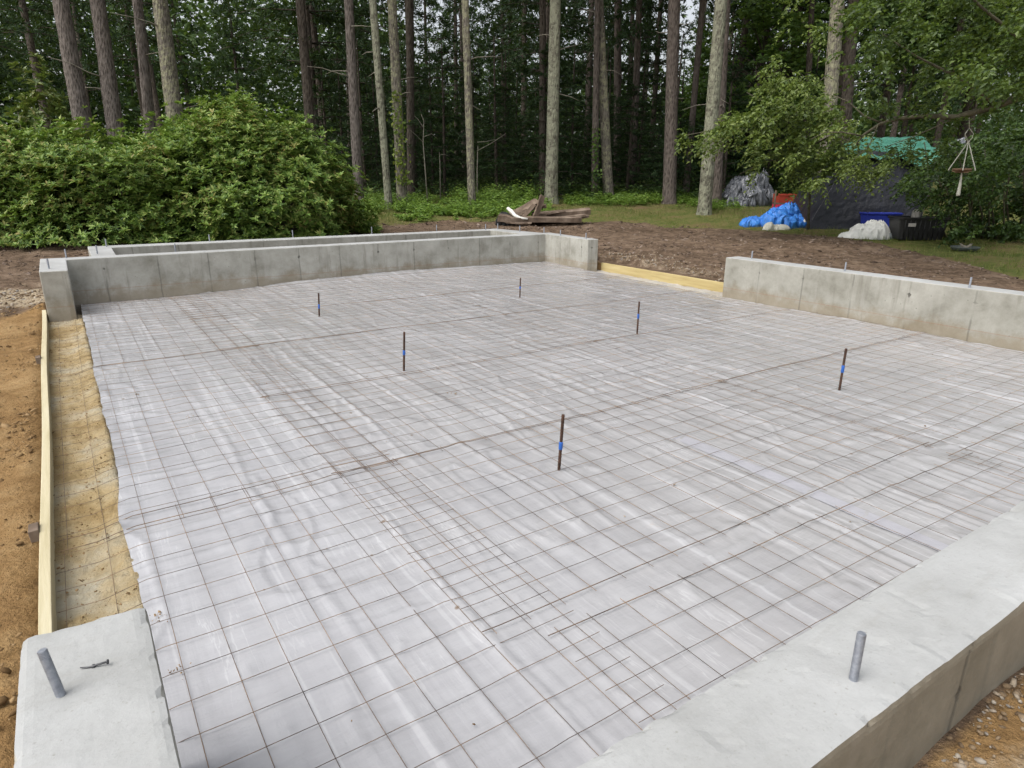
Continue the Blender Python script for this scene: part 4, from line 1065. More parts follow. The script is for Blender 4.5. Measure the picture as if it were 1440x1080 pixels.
# rhododendrons
def rhodo(label, lat, D, rl, rd, h, nw, mat, seed, lump=.22, leafL=.14, pw=2.6):
    rg = np.random.default_rng(seed); fo = Foliage()
    q = plan(lat, D); gz = float(terrain(q[0], q[1])); e = empty('rhododendron_shrub', (q[0], q[1], gz)); tag(e, label, 'shrub', 'rhododendrons left of the foundation')
    def surf(n, k):
        a = rg.uniform(0, 2*math.pi, n); s = rg.uniform(-.05, 1, n)
        ph = np.arcsin(np.clip(s, -1, 1)); cx = np.cos(ph); sx = np.sin(ph)
        ex = 2/pw
        x = np.sign(np.cos(a))*np.abs(np.cos(a))**ex*np.abs(cx)**ex; y = np.sign(np.sin(a))*np.abs(np.sin(a))**ex*np.abs(cx)**ex; z = np.sign(sx)*np.abs(sx)**ex
        lu = 1 + lump*(fbm(a*2.2+seed, z*3.3, seed)*2-1)*1.2 + .10*(noise2(a*9, z*9, seed+1)-.5)
        N = unit(np.stack([x/rl, y/rd, z/h], -1)); P = np.stack([x*rl, y*rd, z*h], -1)*(lu*k)[:, None]
        P[:, 2] = np.maximum(P[:, 2], .05)
        c, s_ = RH, FH
        P2 = np.stack([P[:, 0]*c[0]+P[:, 1]*s_[0], P[:, 0]*c[1]+P[:, 1]*s_[1], P[:, 2]], -1)
        N2 = np.stack([N[:, 0]*c[0]+N[:, 1]*s_[0], N[:, 0]*c[1]+N[:, 1]*s_[1], N[:, 2]], -1)
        return P2, N2
    for kk, nn, Lk in ((np.ones(nw), nw, 1.0), (rg.uniform(.72, .97, nw//2), nw//2, 1.0)):
        P, N = surf(nn, kk + rg.normal(0, .035, nn) + (rg.uniform(size=nn) < .10)*rg.uniform(.03, .13, nn))
        ax = unit(N*.55+np.array([0, 0, .75])+rg.normal(0, .25, (nn, 3)))
        nl = 9; u = unit(np.cross(ax, rg.normal(size=(nn, 3)))); w = np.cross(ax, u)
        an = (np.arange(nl)*2.39996)[None, :, None] + rg.uniform(0, 6, (nn, 1, 1)) + rg.normal(0, .15, (nn, nl, 1))
        el = rg.uniform(.15, 1.0, (nn, nl, 1))
        rad = np.cos(an)*u[:, None]+np.sin(an)*w[:, None]
        d = rad*np.cos(el)+ax[:, None]*np.sin(el)
        nr = ax[:, None]*np.cos(el)-rad*np.sin(el)
        L = leafL*rg.uniform(.75, 1.2, nn*nl)*np.repeat(rg.uniform(.65, 1.25, nn), nl)
        V, F = leaves(np.repeat(P, nl, 0), d.reshape(-1, 3), nr.reshape(-1, 3), L, L*.36, .12, .22)
        fo.add(V, F)
    # twisted stems inside, some showing low down
    mb = MB()
    for k in range(26):
        a = rg.uniform(0, 6.28); P, N = surf(1, np.array([.9])); p1 = P[0]; p0 = np.array([p1[0]*.25, p1[1]*.25, 0])
        m1 = p0*.5+p1*.5+rg.normal(0, .12, 3)+np.array([0, 0, .1]); mb.tube([p0, p0*.7+m1*.3, m1, p1], [.03, .024, .018, .008], 6)
    mb.build('stems', M['limb'], e, True)
    link('foliage', fo.mesh('foliage', mat), e)
rhodo('big rounded rhododendron shrub with glossy leaves at the right end of the row', -5.35, 14.2, 2.15, 2.0, 2.32, 6600, M['rhodo'], 1, .26, .105, 2.0)
rhodo('low spreading rhododendron shrub in the middle of the row', -7.6, 14.0, 2.0, 1.9, 1.92, 5000, M['rhodo'], 2, .30, .104)
rhodo('large rhododendron shrub at the left edge behind the gravel', -10.3, 13.9, 2.1, 1.9, 1.92, 5000, M['rhodo'], 3, .32, .106)
rhodo('tall thin rhododendron with yellowish leaves poking above the row', -9.6, 14.6, .62, .6, 2.85, 420, M['rhodo_tan'], 4, .35, .135, 2.0)

# ------------------------------------------------------------------ lawn and weeds
n = 150000
rg = np.random.default_rng(31)
lat = rg.uniform(-9, 15, n); D = rg.uniform(8, 26, n)
P2 = lat[:, None]*RH+D[:, None]*FH
dd = D-grass_line(lat)+(fbm(P2[:, 0]*.8, P2[:, 1]*.8, 31)-.5)*1.1
k = (dd > -.1) & (rg.uniform(size=n) < np.clip(dd/.6, .05, 1)*np.clip(1.15-(D-19)/9, .15, 1)*np.clip((fbm(P2[:, 0]*.9, P2[:, 1]*.9, 33)-.30)*4.5, .12, 1)) & (P2[:, 0] > 7.9-8*(P2[:, 1] > 11.9))
P2 = P2[k]; n = len(P2)
z = on_ground(P2[:, 0], P2[:, 1])
hgt = rg.uniform(.02, .065, n)*(1+.8*(fbm(P2[:, 0]*.6, P2[:, 1]*.6, 35) > .55)); a = rg.uniform(0, 6.28, n); w = rg.uniform(.003, .007, n)
ln_ = rg.normal(0, .5, (n, 2))*hgt[:, None]
A = np.stack([P2[:, 0]-np.cos(a)*w, P2[:, 1]-np.sin(a)*w, z-.01], -1); B = np.stack([P2[:, 0]+np.cos(a)*w, P2[:, 1]+np.sin(a)*w, z-.01], -1)
C = np.stack([P2[:, 0]+ln_[:, 0], P2[:, 1]+ln_[:, 1], z+hgt], -1)
tag(link('grass', fastmesh('grass', np.stack([A, B, C], 1).reshape(-1, 3), np.arange(n*3).reshape(-1, 3), M['blade'])), 'short patchy lawn grass between the bare soil and the trees', 'grass', None, 'stuff')
def weeds(name, label, regions, mat, seed, L=.085):
    rg = np.random.default_rng(seed); fo = Foliage(); PP = []; HH = []
    for (pa, pb, Da, Db, n, h) in regions:
        D = rg.uniform(Da, Db, n); px = rg.uniform(pa, pb, n); q = ((px-720)/FPX*D)[:, None]*RH + D[:, None]*FH
        kk = fbm(q[:, 0]*1.1, q[:, 1]*1.1, seed) > .40
        q = q[kk]; PP.append(np.concatenate([q, terrain(q[:, 0], q[:, 1])[:, None]], 1)); HH.append(h*rg.uniform(.35, 1.2, len(q))*(.5+fbm(q[:, 0]*.7, q[:, 1]*.7, seed+1)))
    P = np.concatenate(PP); H = np.concatenate(HH)
    d = rg.normal(0, .35, (len(P), 3)); d[:, 2] = 1
    n = len(P); nl = 10; t = np.linspace(.25, 1, nl)[None, :, None]
    Q = P[:, None]+unit(d)[:, None]*H[:, None, None]*t
    an = (np.arange(nl)*2.4)[None]+rg.uniform(0, 6, (n, 1))
    ld = np.stack([np.cos(an), np.sin(an), rg.uniform(-.2, .4, (n, nl))], -1)
    nr = np.array([0, 0, 1.])+rg.normal(0, .35, (n, nl, 3))-FHN*.2
    V, F = leaves(Q.reshape(-1, 3), ld.reshape(-1, 3), nr.reshape(-1, 3), L*rg.uniform(.6, 1.3, n*nl), L*.6*rg.uniform(.7, 1.2, n*nl))
    fo.add(V, F)
    tag(link(name, fo.mesh(name, mat)), label, 'weeds', None, 'stuff')
weeds('ground_cover', 'bright green weeds and seedlings along the foot of the woods', [(500, 770, 17.3, 22, 1700, .28), (640, 760, 19.5, 22.5, 500, .55), (790, 960, 20, 25, 1100, .26), (960, 1030, 19, 24, 260, .22), (560, 660, 16.8, 19, 300, .18)], M['weed'], 61)
weeds('ground_cover', 'dark ferns and seedlings on the shaded floor under the pines', [(430, 1130, 22, 34, 2600, .5)], M['far_leaf'], 63, .12)

# ------------------------------------------------------------------ overhanging tree at the right, small tree by the heap, bush by the bin
def poly_pts(rg, poly, n):
    poly = np.array(poly, float); lo = poly.min(0); hi = poly.max(0); out = []
    while len(out) < n:
        p = rg.uniform(lo, hi); ins = False; j = len(poly)-1
        for i in range(len(poly)):
            if (poly[i, 1] > p[1]) != (poly[j, 1] > p[1]) and p[0] < (poly[j, 0]-poly[i, 0])*(p[1]-poly[i, 1])/(poly[j, 1]-poly[i, 1])+poly[i, 0]: ins = not ins
            j = i
        if ins: out.append(p)
    return np.array(out)
def spray(fo, rg, poly, n, D0, D1, length, nl, L, Wd, hang, dirx=-1.0, clump=.5):
    pts = poly_pts(rg, poly, n)
    # gather twigs in clumps so that gaps stay open
    c = poly_pts(rg, poly, max(6, n//14))
    j = np.argmin(((pts[:, None]-c[None])**2).sum(-1), 1); pts = pts*(1-clump)+c[j]*clump
    Dc = rg.uniform(D0, D1, len(c)); D = Dc[j]+rg.normal(0, .25, n)
    S = np.array([W(p[0], p[1], d) for p, d in zip(pts, D)])
    d = RH3*dirx + rg.normal(0, .7, (n, 3)) + np.array([0, 0, -.15])
    twigs(fo, S, d, length, nl, L, Wd, rg, hang)
    return S
RH3 = np.array([RH[0], RH[1], 0])
rg = np.random.default_rng(41)
root0 = plan((1640-720)/FPX*10.4, 10.4); oz = float(terrain(*root0))
oak = empty('oak_tree', (root0[0], root0[1], oz)); tag(oak, 'leafy tree reaching in from the right with a long bare limb above the tent', 'tree')
ob_ = np.array([root0[0], root0[1], oz])
mb = MB(); mb.tube([(0, 0, -.1), (.02, 0, .8), (.05, .05, 2.2), (.0, .1, 4.0), (-.1, .2, 7.5)], [.26, .20, .17, .14, .05], 12)
mb.build('trunk', M['bark_dark'], oak, True)
limb = [(1640, 92, 10.4), (1540, 112, 10.6), (1440, 134, 10.9), (1400, 149, 11.0), (1345, 165, 11.2), (1300, 163, 11.35), (1262, 167, 11.5), (1238, 174, 11.6), (1215, 189, 11.7), (1204, 203, 11.75)]
mb = MB(); mb.tube([W(*q)-ob_ for q in limb], [.085, .072, .062, .055, .046, .036, .030, .026, .018, .008], 9)
mb.build('limb', M['limb'], oak, True)
for ln_, r in (([(1240, 173, 11.6), (1215, 163, 11.7), (1192, 142, 11.8), (1160, 130, 11.9)], .018), ([(1212, 191, 11.7), (1185, 186, 11.8), (1160, 186, 11.9), (1140, 196, 12)], .014), ([(1400, 149, 11.0), (1350, 110, 10.8), (1290, 80, 10.7), (1230, 40, 10.6)], .03),
               ([(1500, 118, 10.7), (1440, 60, 10.5), (1380, 10, 10.3), (1330, -40, 10.2)], .045), ([(1235, 175, 11.6), (1222, 205, 11.5), (1200, 225, 11.5)], .010), ([(1345, 165, 11.2), (1290, 190, 11), (1250, 205, 10.9)], .012)):
    mb = MB(); mb.tube([W(*q)-ob_ for q in ln_], list(np.linspace(r, .005, len(ln_))), 7); mb.build('branch', M['limb'], oak, True)
fo = Foliage()
spray(fo, rg, [(1195, -60), (1480, -60), (1480, 140), (1400, 135), (1330, 130), (1262, 115), (1225, 70)], 620, 9.5, 12.5, .34, 10, .085, .048, .35)
spray(fo, rg, [(1330, -60), (1490, -60), (1490, 130), (1380, 120)], 330, 9.0, 12.0, .34, 10, .085, .048, .35)
spray(fo, rg, [(1165, -40), (1240, -40), (1240, 160), (1200, 140), (1180, 60)], 70, 10.5, 12.5, .32, 9, .09, .05, .4, clump=.7)
spray(fo, rg, [(1210, 150), (1300, 120), (1420, 130), (1420, 160), (1300, 190), (1230, 190)], 90, 11, 12.5, .28, 9, .075, .042, .4, clump=.6)
spray(fo, rg, [(1230, 200), (1330, 180), (1345, 215), (1300, 235), (1250, 225)], 95, 11.2, 12.4, .25, 9, .06, .03, .4, clump=.6)
fo.V = [v-ob_ for v in fo.V]
link('foliage', fo.mesh('foliage', M['oak']), oak)

q0, Dq = ground_at(1118, 306); Dq = 15.6
q0 = W(1140, 300, Dq); q0[2] = float(terrain(q0[0], q0[1]))
dog = empty('small_tree', q0); tag(dog, 'small tree with drooping leafy branches hanging over the tent and grey heap', 'tree')
mb = MB(); mb.tube([(0, 0, -.1), W(1139, 260, Dq)-q0, W(1132, 210, Dq-.3)-q0, W(1120, 160, Dq-.6)-q0, W(1105, 110, Dq-.8)-q0], [.032, .028, .024, .018, .008], 9)
mb.build('trunk', M['limb'], dog, True)
for ln_ in ([(1135, 225, 15.4), (1080, 185, 14.8), (1020, 180, 14.3), (965, 190, 14.0)], [(1128, 190, 15.2), (1085, 150, 14.8), (1050, 130, 14.5)], [(1132, 210, 15.3), (1170, 190, 14.5), (1215, 205, 13.8)], [(1135, 230, 15.4), (1080, 225, 14.6), (1040, 245, 14.2)]):
    mb = MB(); mb.tube([W(*q)-q0 for q in ln_], list(np.linspace(.022, .006, len(ln_))), 7); mb.build('branch', M['limb'], dog, True)
fo = Foliage()
spray(fo, rg, [(1015, 165), (1060, 140), (1100, 95), (1150, 120), (1205, 160), (1232, 210), (1215, 242), (1150, 245), (1090, 212), (1045, 195), (1010, 190)], 560, 13.2, 15.4, .36, 10, .105, .058, .45, clump=.4)
spray(fo, rg, [(950, 190), (985, 170), (1040, 165), (1040, 210), (1000, 215), (960, 208)], 55, 13.5, 14.6, .30, 9, .10, .05, .45, clump=.5)
spray(fo, rg, [(1045, 200), (1110, 205), (1090, 240), (1062, 255), (1050, 240)], 30, 13.4, 14.4, .30, 9, .09, .045, .5, clump=.6)
spray(fo, rg, [(1100, 215), (1175, 220), (1160, 262), (1130, 262), (1105, 240)], 110, 13.4, 14.6, .32, 9, .095, .05, .5, clump=.55)
spray(fo, rg, [(1185, 215), (1265, 212), (1262, 262), (1235, 262), (1195, 250)], 120, 13.0, 13.8, .28, 8, .085, .045, .55, clump=.7)
spray(fo, rg, [(1065, 95), (1110, 60), (1170, 80), (1190, 130), (1120, 140)], 60, 13.8, 15.4, .32, 9, .10, .05, .45, clump=.7)
spray(fo, rg, [(1100, -30), (1200, -30), (1190, 60), (1130, 70), (1100, 40)], 40, 13.5, 15, .3, 9, .095, .05, .45, clump=.75)
fo.V = [v-q0 for v in fo.V]
link('foliage', fo.mesh('foliage', M['dogwood']), dog)

q0 = W(1385, 335, 14.4); q0[2] = float(terrain(q0[0], q0[1]))
vib = empty('leafy_bush', q0); tag(vib, 'dense dark green bush with flat leaf layers at the right, behind the black tub', 'bush')
mb = MB()
for k in range(14):
    a = W(1330+k*10, 338, 14.3)-q0; a[2] = 0; b = W(1300+k*14, 200+30*(k % 3), 13.6)-q0
    mb.tube([a, a*.6+b*.4+rg.normal(0, .08, 3), b], [.028, .02, .008], 6)
mb.build('stems', M['limb'], vib, True)
fo = Foliage()
spray(fo, rg, [(1278, 255), (1300, 215), (1345, 190), (1400, 180), (1500, 170), (1500, 330), (1400, 338), (1345, 330), (1320, 290)], 760, 12.9, 14.8, .34, 9, .10, .058, .2, clump=.35)
spray(fo, rg, [(1268, 250), (1300, 235), (1330, 280), (1310, 295), (1275, 285)], 90, 13.9, 14.6, .26, 8, .085, .05, .3, clump=.5)
spray(fo, rg, [(1330, 200), (1500, 190), (1500, 320), (1350, 330)], 420, 14.4, 15.6, .34, 9, .10, .058, .2, clump=.2)
fo.V = [v-q0 for v in fo.V]
link('foliage', fo.mesh('foliage', M['viburnum']), vib)

# ------------------------------------------------------------------ tent, tarps and things beside it
def patch(c00, c10, c01, c11, nu, nv, sag=0, wr=.03, seed=0, freq=2.2, rag=0):
    u, v = np.meshgrid(np.linspace(0, 1, nu), np.linspace(0, 1, nv), indexing='ij')
    P = ((1-u)*(1-v))[..., None]*c00 + (u*(1-v))[..., None]*c10 + ((1-u)*v)[..., None]*c01 + (u*v)[..., None]*c11
    n = np.cross(c10-c00, c01-c00); n = n/np.linalg.norm(n)
    L = np.linalg.norm(c10-c00); H = np.linalg.norm(c01-c00)
    w = np.abs(fbm(u*L*freq+seed, v*H*freq*1.3, 200+seed)-.5)*2
    w2 = np.abs(fbm(u*L*freq*3+v*2, v*H*freq*2+u*3, 210+seed)-.5)*2
    P = P + n*((w-.3)*wr+(w2-.3)*wr*.45)[..., None]
    if rag: P[..., 2] -= rag*(fbm(u*L*2.2, v*0+seed, 220+seed, 3)-.35)*np.clip(1-v*1.4, 0, 1)**2
    P[..., 2] -= sag*4*u*(1-u)*np.sin(v*math.pi) if sag else 0
    return P.reshape(-1, 3), grid_faces(nu, nv)
_, Dt = ground_at(1200, 323)
tc = W(1205, 323, Dt); tc[2] = float(terrain(tc[0], tc[1]))
tent = empty('tarp_tent', tc); tag(tent, 'homemade tent of dark grey tarp walls under a wrinkled green tarp roof', 'tent')
def tp(name, mat, c, nu, nv, **k):
    V, F = patch(*[np.array(q)-tc for q in c], nu, nv, **k)
    o = link(name, fastmesh(name, V, F, mat, True), tent)
    m = o.modifiers.new('thick', 'SOLIDIFY'); m.thickness = .004
    return o
fl = W(1133, 321, Dt+.05); fr_ = W(1290, 326, Dt-.1); tl = W(1203, 209, Dt+.75); tr_ = W(1322, 222, Dt+.6)
for q in (fl, fr_): q[2] = float(terrain(q[0], q[1]))-.02
tp('front_tarp', M['tarp_dark'], (fl, fr_, tl, tr_), 110, 80, wr=.028, seed=1)
back = np.array([FH[0], FH[1], 0])
bl_ = fl+back*2.6+RH3*.5; br_ = fr_+back*2.6; tbl = tl+back*2.0; tbr = tr_+back*2.0
for q in (bl_, br_): q[2] = float(terrain(q[0], q[1]))-.02
tp('side_tarp', M['tarp_dark'], (bl_, fl-back*0, tbl, tl), 30, 40, wr=.03, seed=2)
tp('side_tarp', M['tarp_dark'], (fr_, br_, tr_, tbr), 30, 40, wr=.03, seed=3)
ra = W(1196, 214, Dt+.5); rb = W(1325, 224, Dt+.42); rc = W(1206, 193, Dt+1.9); rd = W(1300, 192, Dt+1.9)
tp('roof_tarp', M['tarp_green'], (ra, rb, rc, rd), 60, 40, wr=.06, seed=4, sag=.06, rag=.35)
re_ = W(1200, 196, Dt+3.2); rf = W(1300, 196, Dt+3.2); re_[2] -= .5; rf[2] -= .5
tp('roof_tarp', M['tarp_green'], (rc, rd, re_, rf), 30, 24, wr=.06, seed=5)
# green valance on the front edge, and the drooping right corner
tp('valance', M['tarp_green'], (W(1150, 223, Dt+.55), W(1206, 214, Dt+.48), W(1172, 208, Dt+.7), W(1205, 196, Dt+.9)), 24, 16, wr=.06, seed=6, rag=.4)
tp('valance', M['tarp_green'], (W(1268, 226, Dt+.38), W(1345, 214, Dt+.30), W(1275, 208, Dt+.9), W(1312, 206, Dt+.9)), 30, 16, wr=.06, seed=7, rag=.4)
for px in (1141, 1206, 1318):
    a = W(px, 320, Dt+.9); a[2] = float(terrain(a[0], a[1])); b = W(px+2, 212, Dt+.9) if px > 1150 else W(1204, 212, Dt+.8)
    mb = MB(); mb.tube([a-tc, b-tc], .022, 8); mb.build('pole', M['limb'], tent, True)

def V_(a, b, c): return (a-b)/c
def heap(name, label, cat, mat, base, bumps, wr=.06, seed=0, step=.018, parent=None, pw=2.4):
    rl = max(abs(b[0])+b[3] for b in bumps)+.05; rd = max(abs(b[1])+b[4] for b in bumps)+.05
    a = np.arange(-rl, rl, step); b_ = np.arange(-rd, rd, step); U, Vv = np.meshgrid(a, b_, indexing='ij')
    ju = U + .09*(fbm(U*4, Vv*4, seed+300)-.5); jv = Vv + .09*(fbm(U*4, Vv*4, seed+301)-.5)
    Hh = np.zeros_like(U)
    for du, dv, h, ru, rv in bumps:
        r = np.abs((ju-du)/ru)**2 + np.abs((jv-dv)/rv)**2
        Hh = np.maximum(Hh, h*np.clip(1-r**(pw/2), 0, 1)**(1/pw))
    rid = np.abs(fbm(U*5+Hh*3, Vv*5-Hh*4, seed+302)-.5)*2; rid2 = np.abs(fbm(U*13+Hh*6, Vv*13, seed+303)-.5)*2
    on = np.clip(Hh/.06, 0, 1)
    # folds that run downhill from each crest, plus a few sharp cross creases
    gu0, gv0 = np.gradient(Hh, step); gn = np.hypot(gu0, gv0)+1e-6
    ang = np.zeros_like(U); best = np.full_like(U, -1.0)
    for q_, (du, dv, h, ru, rv) in enumerate(bumps):
        r = np.abs((ju-du)/ru)**2 + np.abs((jv-dv)/rv)**2; hh = h*np.clip(1-r**(pw/2), 0, 1)**(1/pw)
        b_m = hh > best; best = np.where(b_m, hh, best); ang = np.where(b_m, np.arctan2(V_(jv, dv, rv), (ju-du)/ru)+q_*2.3, ang)
    fo1 = np.abs(noise2(ang*2.6+.5*noise2(U*6, Vv*6, seed+304), Hh*2.2+seed, seed+306)-.5)*2
    fo2 = np.abs(noise2(U*4-Vv*7+2*noise2(U*3, Vv*4, seed+307), Vv*3+Hh*7, seed+308)-.5)*2
    cre = 1.2*np.clip(1-fo1*1.9, 0, 1)**1.5 + .7*np.clip(1-fo2*3.0, 0, 1)
    Z = Hh + on*((rid-.28)*wr*.8 + (rid2-.28)*wr*.30 + (cre-.5)*wr*1.0)
    # let folds bulge sideways as well
    gu, gv = np.gradient(Hh, step); k = ((rid-.3)*wr*.9-(cre-.4)*wr*1.1)*on; nn = np.sqrt(1+gu**2+gv**2)
    U2 = U - gu/nn*k; V2 = Vv - gv/nn*k
    c = plan(0, 0)
    X = base[0]+U2*RH[0]+V2*FH[0]; Y = base[1]+U2*RH[1]+V2*FH[1]
    G = terrain(X, Y)
    Zw = G + np.maximum(Z, 0) - .015
    F = grid_faces(len(a), len(b_)); keep = (Hh.ravel()[F] > .004).any(1); F = F[keep]
    V = np.stack([X, Y, Zw], -1).reshape(-1, 3); used = np.unique(F); mp = np.full(len(V), -1); mp[used] = np.arange(len(used))
    V = V[used]-np.array(base); F = mp[F]
    o = link(name, fastmesh(name, V, F, mat, True), parent); o.location = base
    m = o.modifiers.new('thick', 'SOLIDIFY'); m.thickness = .006
    if label: tag(o, label, cat)
    return o
b0, D0 = ground_at(1048, 289)
heap('tarp_heap', 'crumpled grey tarp thrown over a waist high heap beside the pale leaning trunk', 'tarp', M['tarp_grey'], b0, [(-.10, .1, .80, .52, .5), (-.55, -.08, .44, .26, .35), (.22, .15, .92, .34, .36), (.46, .12, .99, .20, .22), (.1, -.2, .55, .5, .4), (-.2, -.35, .22, .5, .3), (.60, .05, .60, .22, .3)], .10, 1, pw=3.4)
b0, D0 = ground_at(1092, 318)
heap('blue_tarp', 'bright blue crumpled tarp piled up at the left of the tent', 'tarp', M['tarp_blue'], b0, [(.28, .15, .52, .24, .24), (.10, .08, .42, .38, .28), (-.12, .02, .30, .30, .25), (.44, -.06, .24, .24, .26), (-.62, .08, .18, .24, .2), (.15, -.14, .26, .36, .25), (.42, .12, .50, .14, .2)], .07, 2, pw=3.2)
b1, _ = ground_at(1086, 323)
heap('white_bag', 'off white bag lying at the foot of the blue tarp', 'bag', M['bag_white'], b1, [(-.08, 0, .17, .14, .13), (.18, .02, .12, .24, .13)], .025, 3, .015)
b1, _ = ground_at(1066, 317)
heap('dark_bag', 'flat dark grey bag on the grass left of the blue tarp', 'bag', M['tarp_dark'], b1, [(0, 0, .10, .25, .15), (-.2, -.03, .05, .2, .1)], .02, 4, .015)
b1, _ = ground_at(1217, 334)
heap('white_sheet', 'crumpled white sheet heaped on the grass in front of the tent', 'sheet', M['cloth_white'], b1, [(.24, .12, .34, .36, .28), (-.02, .05, .26, .38, .28), (-.36, -.02, .11, .24, .2), (-.25, -.04, .18, .22, .2)], .05, 5)
b1, _ = ground_at(1228, 333)
heap('plastic_film', 'dull grey plastic film draped over the front of the white sheet', 'plastic film', M['film_clear'], b1-np.array([FH[0], FH[1], 0])*.12, [(-.16, .08, .19, .20, .15), (.06, .05, .17, .24, .16), (.28, .02, .12, .12, .10)], .04, 6)

# red crate half hidden behind the blue tarp
p, D = ground_at(1103, 301)
e = empty('red_crate', p, -YAW); tag(e, 'red crate half hidden by leaves behind the blue tarp', 'crate')
for (z0, z1, nm, mt) in ((.0, .26, 'bin', 'crimson'), (.30, .52, 'drawer_box', 'red')):
    mb = MB(); w, d = .28, .22
    mb.box((0, -d+.008, (z0+z1)/2), (2*w, .016, z1-z0)); mb.box((0, d-.008, (z0+z1)/2), (2*w, .016, z1-z0))
    mb.box((-w+.008, 0, (z0+z1)/2), (.016, 2*d-.034, z1-z0)); mb.box((w-.008, 0, (z0+z1)/2), (.016, 2*d-.034, z1-z0)); mb.box((0, 0, z0+.012), (2*w-.034, 2*d-.034, .02))
    mb.box((0, -d-.006, z1-.025), (2*w+.02, .010, .04))
    mb.build(nm, M[mt], e, False, .004)
mb = MB(); mb.box((0, 0, .279), (.58, .46, .036)); mb.build('shelf', M['old_wood'], e, False, .004)
mb = MB(); mb.box((-.30, 0, .30), (.03, .05, .62)); mb.build('post', M['old_wood'], e, False, .003)
# milky bottle
p, D = ground_at(1130, 320)
e = empty('bottle', p); tag(e, 'small milky plastic bottle standing at the left corner of the tent', 'bottle')
mb = MB(); mb.lathe((0, 0, 0), [(.036, 0), (.042, .01), (.042, .12), (.036, .15), (.018, .175), (.016, .19)], 16); mb.build('body', M['bottle'], e, True)
mb = MB(); mb.lathe((0, 0, .19), [(.019, 0), (.019, .025), (.016, .03)], 14); mb.build('cap', M['tray'], e, True)
# blue chest
p, D = ground_at(1236, 325); D += .35
p = W(1235, 320, D); p[2] = float(terrain(p[0], p[1]))
e = empty('blue_chest', p, -YAW+.03); tag(e, 'royal blue storage chest against the tent behind the white sheet', 'chest')
mb = MB(); mb.box((0, 0, .16), (.80, .36, .32)); mb.build('body', M['blue_board'], e, False, .012)
mb = MB(); mb.box((0, 0, .343), (.83, .39, .04)); mb.build('lid', M['blue_board'], e, False, .010)
# black tub
p, D = ground_at(1285, 338); p = W(1287, 334, D+.25); p[2] = float(terrain(p[0], p[1]))
e = empty('black_tub', p, -YAW-.05); tag(e, 'black ribbed plastic tub with small grey sticker at the edge of the bush', 'tub')
def rrect(w, d, r, n=5):
    out = []
    for cx, cy, a0 in ((w-r, d-r, 0), (-w+r, d-r, 90), (-w+r, -d+r, 180), (w-r, -d+r, 270)):
        for k in range(n): a = R(a0+90*k/(n-1)); out.append((cx+r*math.cos(a), cy+r*math.sin(a)))
    return out
mb = MB(); rings = []
for z, s in ((0, .88), (.40, .98), (.405, 1.04), (.45, 1.045), (.452, .97), (.40, .94), (.03, .84)):
    rings.append([(x*s, y*s, z) for x, y in rrect(.50, .30, .09)])
n = len(rings[0]); V = [q for r_ in rings for q in r_]; F = []
for i in range(len(rings)-1):
    for k in range(n): F.append((i*n+k, i*n+(k+1) % n, (i+1)*n+(k+1) % n, (i+1)*n+k))
F.append(tuple(range(n-1, -1, -1))); F.append(tuple((len(rings)-1)*n+k for k in range(n)))
mb.add(V, F); mb.build('body', M['black_plastic'], e, False, .004)
mb = MB()
for k in range(9): x = -.40+.1*k; mb.tube([(x*.95, -.272, .02), (x, -.300, .39)], .010, 6)
mb.build('ribs', M['black_plastic'], e, True)
mb = MB(); mb.box((-.27, -.312, .30), (.15, .006, .065)); mb.build('sticker', M['sticker'], e)
e2 = empty('old_lantern', p+np.array([0, 0, .40])-RH3*.07); tag(e2, 'small grey and white can lying in the top of the black tub', 'can')
mb = MB(); mb.lathe((0, 0, 0), [(.08, 0), (.085, .02), (.085, .15), (.05, .19), (.02, .20)], 16); mb.build('body', M['sticker'], e2, True)
mb = MB(); mb.tube([(-.09, 0, .12), (-.12, 0, .2), (0, 0, .27), (.12, 0, .2), (.09, 0, .12)], .006, 6); mb.build('handle', M['nail'], e2, True)
e2.name = 'metal_can'
# fire bowl
p, D = ground_at(1356, 353)
e = empty('fire_bowl', p); tag(e, 'low round dark metal fire bowl holding a few sticks on the lawn', 'fire bowl')
mb = MB(); mb.lathe((0, 0, 0), [(.14, 0), (.19, .01), (.225, .045), (.24, .075), (.235, .085), (.215, .08), (.19, .055), (.10, .035), (.02, .03)], 32); mb.build('bowl', M['rubber'], e, True)
rg = np.random.default_rng(3)
for k in range(7):
    a = rg.uniform(0, 6.28); c = np.array([rg.normal(.05, .05), rg.normal(0, .05), .07]); d = np.array([math.cos(a), math.sin(a), rg.uniform(.1, .6)])*rg.uniform(.08, .16)
    mb = MB(); mb.tube([c-d*.8, c, c+d*.7, c+d+np.array([0, 0, .01])], [.012, .013, .011, .008], 7)
    o = mb.build('stick', M['twig'], None, True, origin=Vector(np.array(p)+0) if False else None); o.location = p
    tag(o, 'short grey stick among several lying in the fire bowl', 'stick', 'sticks in the fire bowl')

